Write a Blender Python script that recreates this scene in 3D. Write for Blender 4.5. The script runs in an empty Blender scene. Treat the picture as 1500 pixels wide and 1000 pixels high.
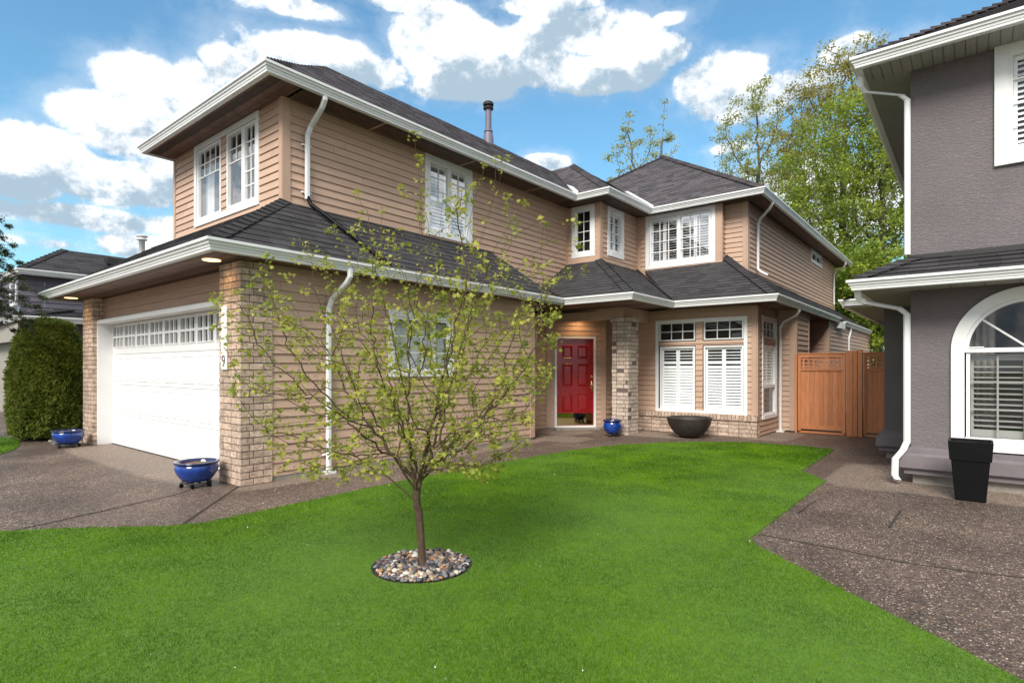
import bpy, math, random
import numpy as np
from mathutils import Vector, Matrix
random.seed(7); RNG = np.random.default_rng(7)
S = bpy.context.scene
COL = S.collection
R = math.radians
# ---------------------------------------------------------------- camera
cam = bpy.data.cameras.new("camera"); co = bpy.data.objects.new("camera", cam); COL.objects.link(co)
co.location = (0, 0, 1.4); co.rotation_euler = (R(90), 0, R(39.1))
cam.sensor_width = 36; cam.lens = 36*830.6/1500; cam.shift_y = 39/1500; cam.clip_start = .05; cam.clip_end = 2000
S.camera = co
TH = math.atan2(675, 830.6)
FW = Vector((-math.sin(TH), math.cos(TH), 0)); RT = Vector((math.cos(TH), math.sin(TH), 0))
# ---------------------------------------------------------------- light
SUN_EL, SUN_AZ = 42, 160       # azimuth: compass style, 180 = from -Y; the sun stands behind the camera
S.view_settings.view_transform = 'Standard'; S.view_settings.look = 'None'; S.view_settings.gamma = 1
S.view_settings.exposure = 1.05
sd = bpy.data.lights.new("sun", 'SUN'); sd.energy = 2.3; sd.angle = R(25); sd.color = (1, .95, .88)
so = bpy.data.objects.new("sun", sd); COL.objects.link(so)
az = R(SUN_AZ); el = R(SUN_EL)
sdir = Vector((math.sin(az)*math.cos(el), math.cos(az)*math.cos(el), math.sin(el)))
so.rotation_euler = (-sdir).to_track_quat('-Z', 'Y').to_euler()
so.location = sdir*40
W = bpy.data.worlds.new("World"); S.world = W; W.use_nodes = True
nt = W.node_tree; nt.nodes.clear()
def wn(t, **k):
    n = nt.nodes.new(t)
    for a, b in k.items(): setattr(n, a, b)
    return n
def wl(a, b): nt.links.new(a, b)
def wmath(op, a, b=None, c=None, clamp=False):
    n = wn('ShaderNodeMath', operation=op, use_clamp=clamp)
    for i, x in enumerate((a, b, c)):
        if x is None: continue
        if isinstance(x, (int, float)): n.inputs[i].default_value = x
        else: wl(x, n.inputs[i])
    return n.outputs[0]
sky = wn('ShaderNodeTexSky', sky_type='NISHITA'); sky.sun_disc = False
sky.sun_elevation = el; sky.sun_rotation = az; sky.air_density = 1.25; sky.dust_density = 1.0; sky.ozone_density = 2.2
tc = wn('ShaderNodeTexCoord')
# cloud field: noise in direction space, steered by soft masses standing at fixed bearings
def dirof(px, py):
    return (FW + RT*((px-750)/830.6) + Vector((0, 0, 1))*((539-py)/830.6)).normalized()
CL = [(225,128,62,42,1.15),(170,185,80,42,.9),(295,140,70,40,1.0),(255,205,110,36,.85),(62,222,58,40,1.05),(160,268,120,34,.9),(20,270,60,34,.85),(270,262,90,26,.75),
      (95,315,170,22,.8),(250,330,110,18,.7),(60,355,90,16,.62),(215,362,70,20,.85),(480,92,92,36,1.1),(545,105,50,26,.9),(345,100,40,24,.9),(430,8,85,18,.85),(585,4,70,14,.85),
      (655,62,72,46,1.2),(745,92,110,40,1.05),(840,48,110,32,1.0),(800,6,90,16,.9),(875,112,95,28,1.0),(690,130,90,20,.9),(965,78,46,24,.85),(975,28,34,12,.6),
      (1062,112,62,34,1.1),(1110,140,80,30,1.0),(1196,122,46,20,.95),(1238,74,34,18,.9),(1320,60,50,12,.4),(800,238,34,13,1.0),(1075,216,44,10,.62),(1060,258,50,10,.5),(1180,300,150,70,.95)]
dirv = tc.outputs['Generated']
nA = wn('ShaderNodeTexNoise'); nA.inputs['Scale'].default_value = 7.0; nA.inputs['Detail'].default_value = 12; nA.inputs['Roughness'].default_value = .64; nA.inputs['Distortion'].default_value = .12
mp = wn('ShaderNodeMapping'); mp.inputs['Scale'].default_value = (1, 1, 1.25); wl(dirv, mp.inputs[0]); wl(mp.outputs[0], nA.inputs['Vector'])
nB = wn('ShaderNodeTexNoise'); nB.inputs['Scale'].default_value = 7.0; nB.inputs['Detail'].default_value = 12; nB.inputs['Roughness'].default_value = .64; nB.inputs['Distortion'].default_value = .12
mp2 = wn('ShaderNodeMapping'); mp2.inputs['Scale'].default_value = (1, 1, 1.25); mp2.inputs['Location'].default_value = (-.010, -.008, .040)
wl(dirv, mp2.inputs[0]); wl(mp2.outputs[0], nB.inputs['Vector'])
tot = None; low = None
for (px, py, rx, ry, wt) in CL:
    d = dirof(px, py); u = RT; v = Vector((0, 0, 1))
    u = (u - d*u.dot(d)).normalized(); v = (v - d*v.dot(d)).normalized()
    # angular size from the size in the picture (perspective stretch taken out)
    k = 1/(830.6*(1 + ((px-750)/830.6)**2 + ((539-py)/830.6)**2)**.5)
    dn = wn('ShaderNodeVectorMath', operation='SUBTRACT'); wl(dirv, dn.inputs[0]); dn.inputs[1].default_value = d
    a = wn('ShaderNodeVectorMath', operation='DOT_PRODUCT'); wl(dn.outputs[0], a.inputs[0]); a.inputs[1].default_value = u/(rx*k)
    b = wn('ShaderNodeVectorMath', operation='DOT_PRODUCT'); wl(dn.outputs[0], b.inputs[0]); b.inputs[1].default_value = v/(ry*k)
    q = wmath('ADD', wmath('MULTIPLY', a.outputs['Value'], a.outputs['Value']), wmath('MULTIPLY', b.outputs['Value'], b.outputs['Value']))
    g = wmath('MULTIPLY', wmath('EXPONENT', wmath('MULTIPLY', q, -.75)), wt)
    tot = g if tot is None else wmath('MAXIMUM', tot, g)
    lb = wmath('MULTIPLY', g, b.outputs['Value']); low = lb if low is None else wmath('ADD', low, lb)
sep = wn('ShaderNodeSeparateXYZ'); wl(dirv, sep.inputs[0])
# unseen cloud cover added behind the camera for window reflections and soft fill light
back = wn('ShaderNodeVectorMath', operation='DOT_PRODUCT'); wl(dirv, back.inputs[0]); back.inputs[1].default_value = -FW
bk = wn('ShaderNodeMapRange'); wl(back.outputs['Value'], bk.inputs['Value']); bk.inputs[1].default_value = -.55; bk.inputs[2].default_value = -.28; bk.inputs[4].default_value = .72
field = wmath('MAXIMUM', tot, bk.outputs[0])
dA = wmath('ADD', wmath('MULTIPLY', field, .78), wmath('MULTIPLY', wmath('SUBTRACT', nA.outputs[0], .5), .95))
mk = wn('ShaderNodeMapRange', interpolation_type='SMOOTHSTEP'); wl(dA, mk.inputs['Value']); mk.inputs[1].default_value = .285; mk.inputs[2].default_value = .45
veil = wn('ShaderNodeMapRange', interpolation_type='SMOOTHSTEP'); wl(dA, veil.inputs['Value']); veil.inputs[1].default_value = .02; veil.inputs[2].default_value = .42; veil.inputs[4].default_value = .24
# light and dark of the clouds: tops light, bases grey
sh = wmath('SUBTRACT', nA.outputs[0], nB.outputs[0])
sh2 = wmath('ADD', wmath('MULTIPLY', sh, 4.2), wmath('MULTIPLY', low, .36))
sm = wn('ShaderNodeMapRange', interpolation_type='SMOOTHSTEP'); wl(sh2, sm.inputs['Value']); sm.inputs[1].default_value = -.45; sm.inputs[2].default_value = .28
cr = wn('ShaderNodeMix', data_type='RGBA'); wl(sm.outputs[0], cr.inputs[0]); cr.inputs[6].default_value = (2.6, 3.4, 4.1, 1); cr.inputs[7].default_value = (6.6, 6.8, 7.0, 1)
tint = wn('ShaderNodeMix', data_type='RGBA', blend_type='MULTIPLY'); tint.inputs[0].default_value = 1; wl(sky.outputs[0], tint.inputs[6]); tint.inputs[7].default_value = (.72, 1.08, 1.14, 1)
mx = wn('ShaderNodeMix', data_type='RGBA'); wl(wmath('MAXIMUM', mk.outputs[0], veil.outputs[0]), mx.inputs[0]); wl(tint.outputs[2], mx.inputs[6]); wl(cr.outputs[2], mx.inputs[7])
bg = wn('ShaderNodeBackground'); bg.inputs[1].default_value = .085; wl(mx.outputs[2], bg.inputs[0])
ow = wn('ShaderNodeOutputWorld'); wl(bg.outputs[0], ow.inputs[0])

# ---------------------------------------------------------------- materials
def nodes(m):
    m.use_nodes = True; t = m.node_tree
    return t, t.nodes['Principled BSDF']
def N(t, ty, ins=None, **k):
    n = t.nodes.new(ty)
    for a, b in k.items(): setattr(n, a, b)
    for a, b in (ins or {}).items():
        if isinstance(b, bpy.types.NodeSocket): t.links.new(b, n.inputs[a])
        else: n.inputs[a].default_value = b
    return n
def hexc(r, g, b): return tuple(((c/255)/12.92 if c/255 <= .04045 else ((c/255+.055)/1.055)**2.4) for c in (r, g, b))
def mat(name, c, rough=.6, var=.15, scale=5, rv=0, bump=0, bscale=60, metal=0, coat=0, spec=.5, c2=None, stretch=None, detail=5):
    m = bpy.data.materials.new(name); t, p = nodes(m)
    tcn = N(t, 'ShaderNodeTexCoord'); vec = tcn.outputs['Object']
    if stretch: vec = N(t, 'ShaderNodeMapping', {0: vec, 'Scale': stretch}).outputs[0]
    no = N(t, 'ShaderNodeTexNoise', {'Vector': vec, 'Scale': scale, 'Detail': detail})
    if c2 is None:
        c2 = tuple(min(1, x*(1+var)) for x in c); c1 = tuple(x*(1-var) for x in c)
    else: c1 = c
    mr = N(t, 'ShaderNodeMapRange', {'Value': no.outputs[0], 1: .3, 2: .7})
    mix = N(t, 'ShaderNodeMix', {0: mr.outputs[0], 6: (*c1, 1), 7: (*c2, 1)}, data_type='RGBA')
    out = mix.outputs[2]
    if rv:
        at = N(t, 'ShaderNodeAttribute', attribute_name='rnd')
        f = N(t, 'ShaderNodeMapRange', {'Value': at.outputs['Fac'], 3: 1-rv, 4: 1+rv})
        out = N(t, 'ShaderNodeVectorMath', {0: out, 'Scale': f.outputs[0]}, operation='SCALE').outputs[0]
    t.links.new(out, p.inputs['Base Color'])
    p.inputs['Roughness'].default_value = rough; p.inputs['Metallic'].default_value = metal
    p.inputs['Coat Weight'].default_value = coat; p.inputs['Specular IOR Level'].default_value = spec
    if bump:
        nb = N(t, 'ShaderNodeTexNoise', {'Vector': vec, 'Scale': bscale, 'Detail': 4})
        bb = N(t, 'ShaderNodeBump', {'Height': nb.outputs[0], 'Strength': bump, 'Distance': .01})
        t.links.new(bb.outputs[0], p.inputs['Normal'])
    return m
TAN = (.51, .347, .252)
M = {}
M['siding'] = mat('siding_paint', TAN, .62, .07, 2.2, rv=.07, bump=.25, bscale=14, stretch=(1, 1, 9))
M['trim_tan'] = mat('tan_trim', (.49, .33, .238), .6, .05, 4, bump=.1)
M['white'] = mat('white_paint', (.80, .80, .79), .42, .03, 3, bump=.03, bscale=30)
M['gutter'] = mat('gutter_paint', (.73, .735, .73), .33, .05, 1.5, rv=.03, c2=(.80, .81, .81))
M['soffit'] = mat('soffit_wood', (.115, .064, .045), .6, .3, 7, rv=.6, stretch=(1, 1, 1))
M['soffit_grey'] = mat('soffit_vinyl', (.30, .29, .27), .55, .05, 4)
M['shingle'] = mat('asphalt_shingle', (.040, .037, .040), .88, .22, 90, rv=.34, bump=.6, bscale=220)
M['shingle2'] = mat('weathered_shingle', (.078, .067, .072), .88, .25, 60, rv=.38, bump=.6, bscale=220)
M['moss'] = mat('roof_moss', (.11, .13, .02), .95, .3, 20)
M['stucco'] = mat('stucco', (.180, .157, .162), .85, .10, 1.3, bump=.0)
M['stucco_mould'] = mat('stucco_moulding', (.165, .14, .148), .8, .08, 8, bump=.3, bscale=40)
M['concrete'] = mat('concrete', (.26, .235, .20), .85, .2, 9, bump=.3)
M['mortar'] = mat('mortar', (.14, .108, .09), .9, .15, 30, bump=.3)
M['brick'] = mat('brick', (.35, .24, .175), .82, .3, 22, rv=.22, bump=.7, bscale=55, c2=(.64, .50, .39))
M['brick_grey'] = mat('pale_brick', (.36, .28, .225), .85, .3, 30, rv=.25, bump=.9, bscale=45, c2=(.62, .51, .42))
M['red'] = mat('red_door_paint', (.30, .007, .009), .24, .12, 5, bump=.04, bscale=18, coat=.3)
M['brass'] = mat('brass', (.75, .52, .2), .16, .05, 5, metal=1)
M['kick'] = mat('kick_plate_brass', (.62, .5, .24), .06, .03, 2, metal=1)
M['blue'] = mat('blue_glaze', (.006, .045, .26), .12, .35, 7, coat=.6, bump=.08, bscale=12)
M['bluerim'] = mat('dark_blue_glaze', (.012, .02, .08), .13, .3, 9, coat=.5)
M['soil'] = mat('potting_soil', (.10, .055, .035), .95, .5, 50, bump=1, bscale=60, c2=(.22, .14, .08))
M['black'] = mat('black_plastic', (.003, .003, .0034), .5, spec=.2, var=.2, scale=6, bump=.05) if True else mat('black_plastic', (.004, .004, .0045), .5, .2, 6, bump=.05)
M['dkmetal'] = mat('dark_metal', (.02, .02, .02), .5, .2, 8)
M['bowl'] = mat('bronze_resin', (.035, .028, .025), .55, .3, 6, bump=.15, bscale=20)
M['cedar'] = mat('cedar', (.56, .215, .088), .6, .14, 5, rv=.16, bump=.15, bscale=10, stretch=(8, 8, 1))
M['pipe'] = mat('vent_pipe_paint', (.15, .14, .19), .5, .1, 6)
M['shutter'] = mat('shutter_white', (.88, .89, .89), .45, .03, 3)
M['dark'] = mat('interior', (.035, .033, .03), .9, .2, 2)
M['curtain'] = mat('curtain_fabric', (.62, .64, .66), .9, .1, 3, stretch=(30, 30, .5))
M['tar'] = mat('joint_dark', (.035, .029, .024), .95, .2, 20)
M['joint_moss'] = mat('joint_moss', (.07, .07, .02), .95, .5, 40, c2=(.05, .035, .025))
M['nsiding'] = mat('grey_violet_siding', (.13, .118, .145), .65, .06, 4, rv=.05)
M['beige'] = mat('beige_paint', (.30, .275, .24), .6, .05, 4)
M['bark'] = mat('young_bark', (.050, .028, .018), .85, .35, 25, bump=.5, bscale=60, stretch=(3, 3, 1), c2=(.13, .085, .05))
M['bark2'] = mat('grey_bark', (.10, .085, .07), .9, .3, 6, bump=.4, bscale=20)
M['twig'] = mat('red_twig', (.22, .12, .08), .7, .3, 15)
def leafmat(name, ca, cb, trans=.35, rv=.25):
    m = bpy.data.materials.new(name); t, p = nodes(m)
    at = N(t, 'ShaderNodeAttribute', attribute_name='rnd')
    mix = N(t, 'ShaderNodeMix', {0: at.outputs['Fac'], 6: (*ca, 1), 7: (*cb, 1)}, data_type='RGBA')
    t.links.new(mix.outputs[2], p.inputs['Base Color']); p.inputs['Roughness'].default_value = .55
    p.inputs['Specular IOR Level'].default_value = .3
    tr = N(t, 'ShaderNodeBsdfTranslucent', {'Color': mix.outputs[2]})
    ms = N(t, 'ShaderNodeMixShader', {0: trans, 1: p.outputs[0], 2: tr.outputs[0]})
    t.links.new(ms.outputs[0], t.nodes['Material Output'].inputs[0])
    return m
M['leaf_young'] = leafmat('young_maple_leaf', (.17, .25, .03), (.56, .52, .10), .45)
M['leaf_maple'] = leafmat('maple_leaf', (.16, .25, .03), (.42, .49, .08), .5)
M['leaf_rust'] = leafmat('budding_leaf', (.27, .23, .07), (.45, .42, .12), .45)
M['leaf_pale'] = leafmat('pale_leaf', (.30, .33, .10), (.50, .50, .20), .45)
M['leaf_dark'] = leafmat('evergreen_leaf', (.02, .045, .010), (.08, .12, .025), .2)
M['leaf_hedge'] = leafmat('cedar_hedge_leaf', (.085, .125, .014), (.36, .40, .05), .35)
M['leaf_spruce'] = leafmat('spruce_needles', (.02, .035, .012), (.08, .10, .03), .15)
def grassmat():
    m = bpy.data.materials.new('grass_blade'); t, p = nodes(m)
    at = N(t, 'ShaderNodeAttribute', attribute_name='rnd')
    g = N(t, 'ShaderNodeTexCoord')
    n1 = N(t, 'ShaderNodeTexNoise', {'Vector': g.outputs['Object'], 'Scale': 1.3, 'Detail': 9, 'Roughness': .68})
    n2 = N(t, 'ShaderNodeMapRange', {'Value': n1.outputs[0], 1: .40, 2: .60})
    a = N(t, 'ShaderNodeMix', {0: at.outputs['Fac'], 6: (.085, .190, .004, 1), 7: (.225, .40, .012, 1)}, data_type='RGBA')
    b = N(t, 'ShaderNodeMix', {0: at.outputs['Fac'], 6: (.034, .095, .004, 1), 7: (.110, .235, .008, 1)}, data_type='RGBA')
    c = N(t, 'ShaderNodeMix', {0: n2.outputs[0], 6: b.outputs[2], 7: a.outputs[2]}, data_type='RGBA')
    st = N(t, 'ShaderNodeMapRange', {'Value': at.outputs['Fac'], 1: .955, 2: .975}); c = N(t, 'ShaderNodeMix', {0: st.outputs[0], 6: c.outputs[2], 7: (.34, .36, .10, 1)}, data_type='RGBA')
    t.links.new(c.outputs[2], p.inputs['Base Color']); p.inputs['Roughness'].default_value = .55; p.inputs['Specular IOR Level'].default_value = .10
    tr = N(t, 'ShaderNodeBsdfTranslucent', {'Color': c.outputs[2]})
    ms = N(t, 'ShaderNodeMixShader', {0: .35, 1: p.outputs[0], 2: tr.outputs[0]})
    t.links.new(ms.outputs[0], t.nodes['Material Output'].inputs[0]); return m
M['grass'] = grassmat()
M['turf'] = mat('turf_soil', (.06, .13, .012), .95, .3, 30, c2=(.09, .19, .015))
M['ground'] = mat('ground_soil', (.07, .075, .03), .95, .3, 3)
M['petal'] = mat('petal', (.8, .8, .74), .7, .05, 5)
def stone():
    m = bpy.data.materials.new('river_stone'); t, p = nodes(m)
    at = N(t, 'ShaderNodeAttribute', attribute_name='rnd')
    r = N(t, 'ShaderNodeValToRGB', {0: at.outputs['Fac']}); e = r.color_ramp.elements
    cs = [(.03, .032, .04), (.10, .10, .12), (.22, .20, .19), (.12, .08, .07), (.34, .18, .10), (.40, .28, .17), (.18, .17, .18), (.55, .50, .42), (.06, .06, .07), (.30, .24, .19)]
    e[0].color = (*cs[0], 1); e[0].position = 0; e[1].position = .1; e[1].color = (*cs[1], 1)
    for i in range(2, 10):
        x = e.new(i/10); x.color = (*cs[i], 1)
    r.color_ramp.interpolation = 'CONSTANT'
    t.links.new(r.outputs[0], p.inputs['Base Color']); p.inputs['Roughness'].default_value = .5; return m
M['stone'] = stone()
def pave():
    m = bpy.data.materials.new('exposed_aggregate'); t, p = nodes(m)
    g = N(t, 'ShaderNodeTexCoord').outputs['Object']
    vo = N(t, 'ShaderNodeTexVoronoi', {'Vector': g, 'Scale': 125.0})
    sx = N(t, 'ShaderNodeSeparateColor', {0: vo.outputs['Color']})
    r = N(t, 'ShaderNodeValToRGB', {0: sx.outputs[0]}); e = r.color_ramp.elements
    cs = [(0, (.038, .027, .022)), (.25, (.075, .052, .041)), (.5, (.125, .084, .062)), (.68, (.092, .070, .058)), (.84, (.175, .112, .075)), (.94, (.29, .215, .155)), (.98, (.50, .44, .37))]
    e[0].color = (*cs[0][1], 1); e[1].position = cs[1][0]; e[1].color = (*cs[1][1], 1)
    for a, c in cs[2:]:
        x = e.new(a); x.color = (*c, 1)
    r.color_ramp.interpolation = 'CONSTANT'
    big = N(t, 'ShaderNodeTexNoise', {'Vector': g, 'Scale': .75, 'Detail': 8, 'Roughness': .65})
    med = N(t, 'ShaderNodeTexNoise', {'Vector': g, 'Scale': 14.0, 'Detail': 6})
    mm = N(t, 'ShaderNodeMapRange', {'Value': med.outputs[0], 1: .3, 2: .7, 3: .85, 4: 1.45})
    bm = N(t, 'ShaderNodeMapRange', {'Value': big.outputs[0], 1: .35, 2: .65, 3: .72, 4: 1.38})
    # dry, paler concrete close under the garage eave, below the grey house's downspout and by the porch
    sp = N(t, 'ShaderNodeSeparateXYZ', {0: g})
    def mth(op, a, b=None):
        n = N(t, 'ShaderNodeMath', operation=op)
        for i, x in enumerate((a, b)):
            if x is None: continue
            if isinstance(x, (int, float)): n.inputs[i].default_value = x
            else: t.links.new(x, n.inputs[i])
        return n.outputs[0]
    def blob(cx, cy, rx, ry):
        a = mth('DIVIDE', mth('SUBTRACT', sp.outputs[0], cx), rx); b = mth('DIVIDE', mth('SUBTRACT', sp.outputs[1], cy), ry)
        q = mth('ADD', mth('POWER', mth('ABSOLUTE', a), 4.0), mth('POWER', mth('ABSOLUTE', b), 4.0))
        return mth('MAXIMUM', mth('SUBTRACT', 1.0, q), 0.0)
    d = blob(-9.9, 3.35, 2.9, .75)
    for z in [(-1.0, 8.7, .48, 1.1), (.2, 8.1, 1.2, .42), (-6.3, 9.4, .55, .5), (-7.0, 10.4, .6, .6), (-3.2, 12.6, .5, 1.0), (-5.3, 11.2, .9, .5), (-6.55, 6, .22, 3.2)]:
        d = mth('MAXIMUM', d, blob(*z))
    dd = mth('MULTIPLY', mth('MINIMUM', mth('MULTIPLY', mth('MULTIPLY', d, 2.2), bm.outputs[0]), 1.0), .8)
    col = N(t, 'ShaderNodeVectorMath', {0: r.outputs[0], 'Scale': mth('MULTIPLY', mm.outputs[0], bm.outputs[0])}, operation='SCALE').outputs[0]
    col = N(t, 'ShaderNodeMix', {0: dd, 6: col, 7: N(t, 'ShaderNodeVectorMath', {0: col, 1: (.115, .095, .075)}, operation='ADD').outputs[0]}, data_type='RGBA').outputs[2]
    t.links.new(col, p.inputs['Base Color'])
    bp = N(t, 'ShaderNodeBump', {'Height': vo.outputs['Distance'], 'Strength': .7, 'Distance': .006}, invert=True)
    t.links.new(bp.outputs[0], p.inputs['Normal'])
    rr = N(t, 'ShaderNodeMapRange', {'Value': big.outputs[0], 1: .35, 2: .65, 3: .45, 4: .7})
    t.links.new(rr.outputs[0], p.inputs['Roughness']); return m
M['pave'] = pave()
def stucco():
    t, p = nodes(M['stucco'])
    g = N(t, 'ShaderNodeTexCoord').outputs['Object']
    mp_ = N(t, 'ShaderNodeMapping', {0: g, 'Scale': (1, 1, 3.2)})
    n = N(t, 'ShaderNodeTexNoise', {'Vector': mp_.outputs[0], 'Scale': 22.0, 'Detail': 6, 'Roughness': .62, 'Distortion': .9})
    n2 = N(t, 'ShaderNodeMapRange', {'Value': n.outputs[0], 1: .38, 2: .62})
    b = N(t, 'ShaderNodeBump', {'Height': n2.outputs[0], 'Strength': .75, 'Distance': .008})
    t.links.new(b.outputs[0], p.inputs['Normal'])
stucco()
def glass(name='window_glass', ior=1.6, tint=(.97, .985, .99)):
    m = bpy.data.materials.new(name); m.use_nodes = True; t = m.node_tree; t.nodes.remove(t.nodes['Principled BSDF'])
    fr = N(t, 'ShaderNodeFresnel', {'IOR': ior}); tr = N(t, 'ShaderNodeBsdfTransparent', {'Color': (*tint, 1)})
    g = N(t, 'ShaderNodeTexCoord').outputs['Object']
    n = N(t, 'ShaderNodeTexNoise', {'Vector': g, 'Scale': 1.6}); b = N(t, 'ShaderNodeBump', {'Height': n.outputs[0], 'Strength': .12, 'Distance': .02})
    gl = N(t, 'ShaderNodeBsdfGlossy', {'Color': (1, 1, 1, 1), 'Roughness': .015, 'Normal': b.outputs[0]})
    ge = N(t, 'ShaderNodeNewGeometry'); inv = N(t, 'ShaderNodeMath', {0: 1.0, 1: ge.outputs['Backfacing']}, operation='SUBTRACT')
    fa = N(t, 'ShaderNodeMath', {0: fr.outputs[0], 1: inv.outputs[0]}, operation='MULTIPLY')   # the inner face does not mirror
    ms = N(t, 'ShaderNodeMixShader', {0: fa.outputs[0], 1: tr.outputs[0], 2: gl.outputs[0]})
    t.links.new(ms.outputs[0], t.nodes['Material Output'].inputs[0]); return m
M['glass'] = glass()
M['glass_strong'] = glass('window_glass_coated', 4.2)
def emis(name, c, s):
    m = bpy.data.materials.new(name); t, p = nodes(m)
    p.inputs['Emission Color'].default_value = (*c, 1); p.inputs['Emission Strength'].default_value = s; return m
M['lamp'] = emis('lamp_glow', (1, .66, .32), 1.1)

# ---------------------------------------------------------------- mesh builder
class MB:
    def __init__(s): s.v = []; s.f = []; s.r = []; s.xf = None
    def P(s, p):
        if s.xf is None: return tuple(p)
        o, u, n = s.xf
        return (o[0]+u[0]*p[0]+n[0]*p[2], o[1]+u[1]*p[0]+n[1]*p[2], o[2]+p[1])
    def add(s, vs, fs, r=None):
        b = len(s.v); s.v += [s.P(p) for p in vs]; s.f += [tuple(b+i for i in f) for f in fs]
        r = random.random() if r is None else r; s.r += [r]*len(fs)
    def box(s, a0, a1, b0, b1, c0, c1, r=None):
        vs = [(a, b, c) for a in (a0, a1) for b in (b0, b1) for c in (c0, c1)]
        s.add(vs, [(0, 1, 3, 2), (4, 6, 7, 5), (0, 4, 5, 1), (2, 3, 7, 6), (0, 2, 6, 4), (1, 5, 7, 3)], r)
    def tube(s, path, rad, n=10, cap=True, r=None):
        path = [Vector(p) for p in path]; m = len(path); rr = rad if isinstance(rad, (list, tuple)) else [rad]*m
        up = Vector((.12, .2, 1)).normalized(); vs = []; fs = []
        t0 = (path[1]-path[0]).normalized(); x = t0.cross(up)
        if x.length < .1: x = t0.cross(Vector((1, 0, 0)))
        x.normalize()
        for i, p in enumerate(path):
            t = (path[min(i+1, m-1)]-path[max(i-1, 0)]).normalized()
            x = (x - t*x.dot(t)).normalized(); y = t.cross(x)
            for k in range(n):
                a = 2*math.pi*k/n; vs.append(p + x*(math.cos(a)*rr[i]) + y*(math.sin(a)*rr[i]))
        for i in range(m-1):
            for k in range(n):
                fs.append((i*n+k, i*n+(k+1) % n, (i+1)*n+(k+1) % n, (i+1)*n+k))
        if cap: fs.append(tuple(range(n-1, -1, -1))); fs.append(tuple((m-1)*n+k for k in range(n)))
        s.add(vs, fs, r)
    def ribbon(s, path, w, d, side):  # rectangular downspout section swept along a path; side = width direction
        path = [Vector(p) for p in path]; side = Vector(side).normalized(); m = len(path); vs = []; fs = []
        for i, p in enumerate(path):
            ta = (path[i]-path[i-1]).normalized() if i else None; tb = (path[i+1]-path[i]).normalized() if i < m-1 else None
            t = (ta+tb).normalized() if ta and tb else (ta or tb)
            k = 1/max(.5, t.dot(tb or ta)); nn = t.cross(side).normalized()
            c = w*.22
            for (a, b) in ((-w/2+c, -d/2), (w/2-c, -d/2), (w/2, -d/2+c), (w/2, d/2-c), (w/2-c, d/2), (-w/2+c, d/2), (-w/2, d/2-c), (-w/2, -d/2+c)):
                vs.append(p+side*a+nn*(b*k))
        for i in range(m-1):
            for k in range(8): fs.append((i*8+k, i*8+(k+1) % 8, (i+1)*8+(k+1) % 8, (i+1)*8+k))
        fs.append(tuple(range(7, -1, -1))); fs.append(tuple((m-1)*8+k for k in range(8)))
        s.add(vs, fs)
    def lathe(s, prof, c=(0, 0, 0), n=40, sx=1, sy=1, jit=0):
        vs = []; fs = []
        for (r, z) in prof:
            for k in range(n):
                a = 2*math.pi*k/n; vs.append((c[0]+math.cos(a)*r*sx, c[1]+math.sin(a)*r*sy, c[2]+z))
        for i in range(len(prof)-1):
            for k in range(n): fs.append((i*n+k, i*n+(k+1) % n, (i+1)*n+(k+1) % n, (i+1)*n+k))
        s.add(vs, fs)
    def build(s, name, m, parent=None, smooth=False, bevel=0, label=None):
        off = parent.get('_off', (0, 0, 0)) if parent is not None else (0, 0, 0)
        off = OFF.get(root(parent).name, (0, 0, 0)) if parent is not None else (0, 0, 0)
        me = bpy.data.meshes.new(name)
        me.from_pydata([(v[0]-off[0], v[1]-off[1], v[2]-off[2]) for v in s.v], [], s.f)
        me.materials.append(m)
        a = me.attributes.new('rnd', 'FLOAT', 'FACE'); a.data.foreach_set('value', s.r)
        if smooth: me.polygons.foreach_set('use_smooth', [True]*len(me.polygons))
        me.update()
        o = bpy.data.objects.new(name, me); COL.objects.link(o)
        if parent is not None: o.parent = parent
        if bevel:
            b = o.modifiers.new('b', 'BEVEL'); b.width = bevel; b.segments = 2; b.limit_method = 'ANGLE'
        if smooth:
            me.shade_auto_smooth if False else None
        if label: o['label'] = label
        return o
OFF = {}
def root(o):
    while o.parent is not None: o = o.parent
    return o
def thing(name, loc, label, cat, group=None):
    o = bpy.data.objects.new(name, None); COL.objects.link(o); o.location = loc; o.empty_display_size = .2
    OFF[o.name] = tuple(loc); tag(o, label, cat, group); return o
def tag(o, label=None, cat=None, group=None, kind=None):
    if label: o['label'] = label
    if cat: o['category'] = cat
    if group: o['group'] = group
    if kind: o['kind'] = kind
    return o
def fastmesh(name, V, F, m, rnd=None, parent=None, smooth=False):
    """V (n,3), F (m,k) numpy"""
    off = np.array(OFF.get(root(parent).name, (0, 0, 0))) if parent is not None else np.zeros(3)
    me = bpy.data.meshes.new(name); k = F.shape[1]; V = V-off
    me.vertices.add(len(V)); me.vertices.foreach_set('co', V.astype(np.float32).ravel())
    me.loops.add(F.size); me.loops.foreach_set('vertex_index', F.astype(np.int32).ravel())
    me.polygons.add(len(F)); me.polygons.foreach_set('loop_start', np.arange(0, F.size, k, dtype=np.int32))
    me.polygons.foreach_set('loop_total', np.full(len(F), k, dtype=np.int32))
    if smooth: me.polygons.foreach_set('use_smooth', np.ones(len(F), dtype=bool))
    me.materials.append(m)
    if rnd is not None:
        a = me.attributes.new('rnd', 'FLOAT', 'FACE'); a.data.foreach_set('value', rnd.astype(np.float32))
    me.update(calc_edges=True); me.validate()
    o = bpy.data.objects.new(name, me); COL.objects.link(o)
    if parent is not None: o.parent = parent
    return o
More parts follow.
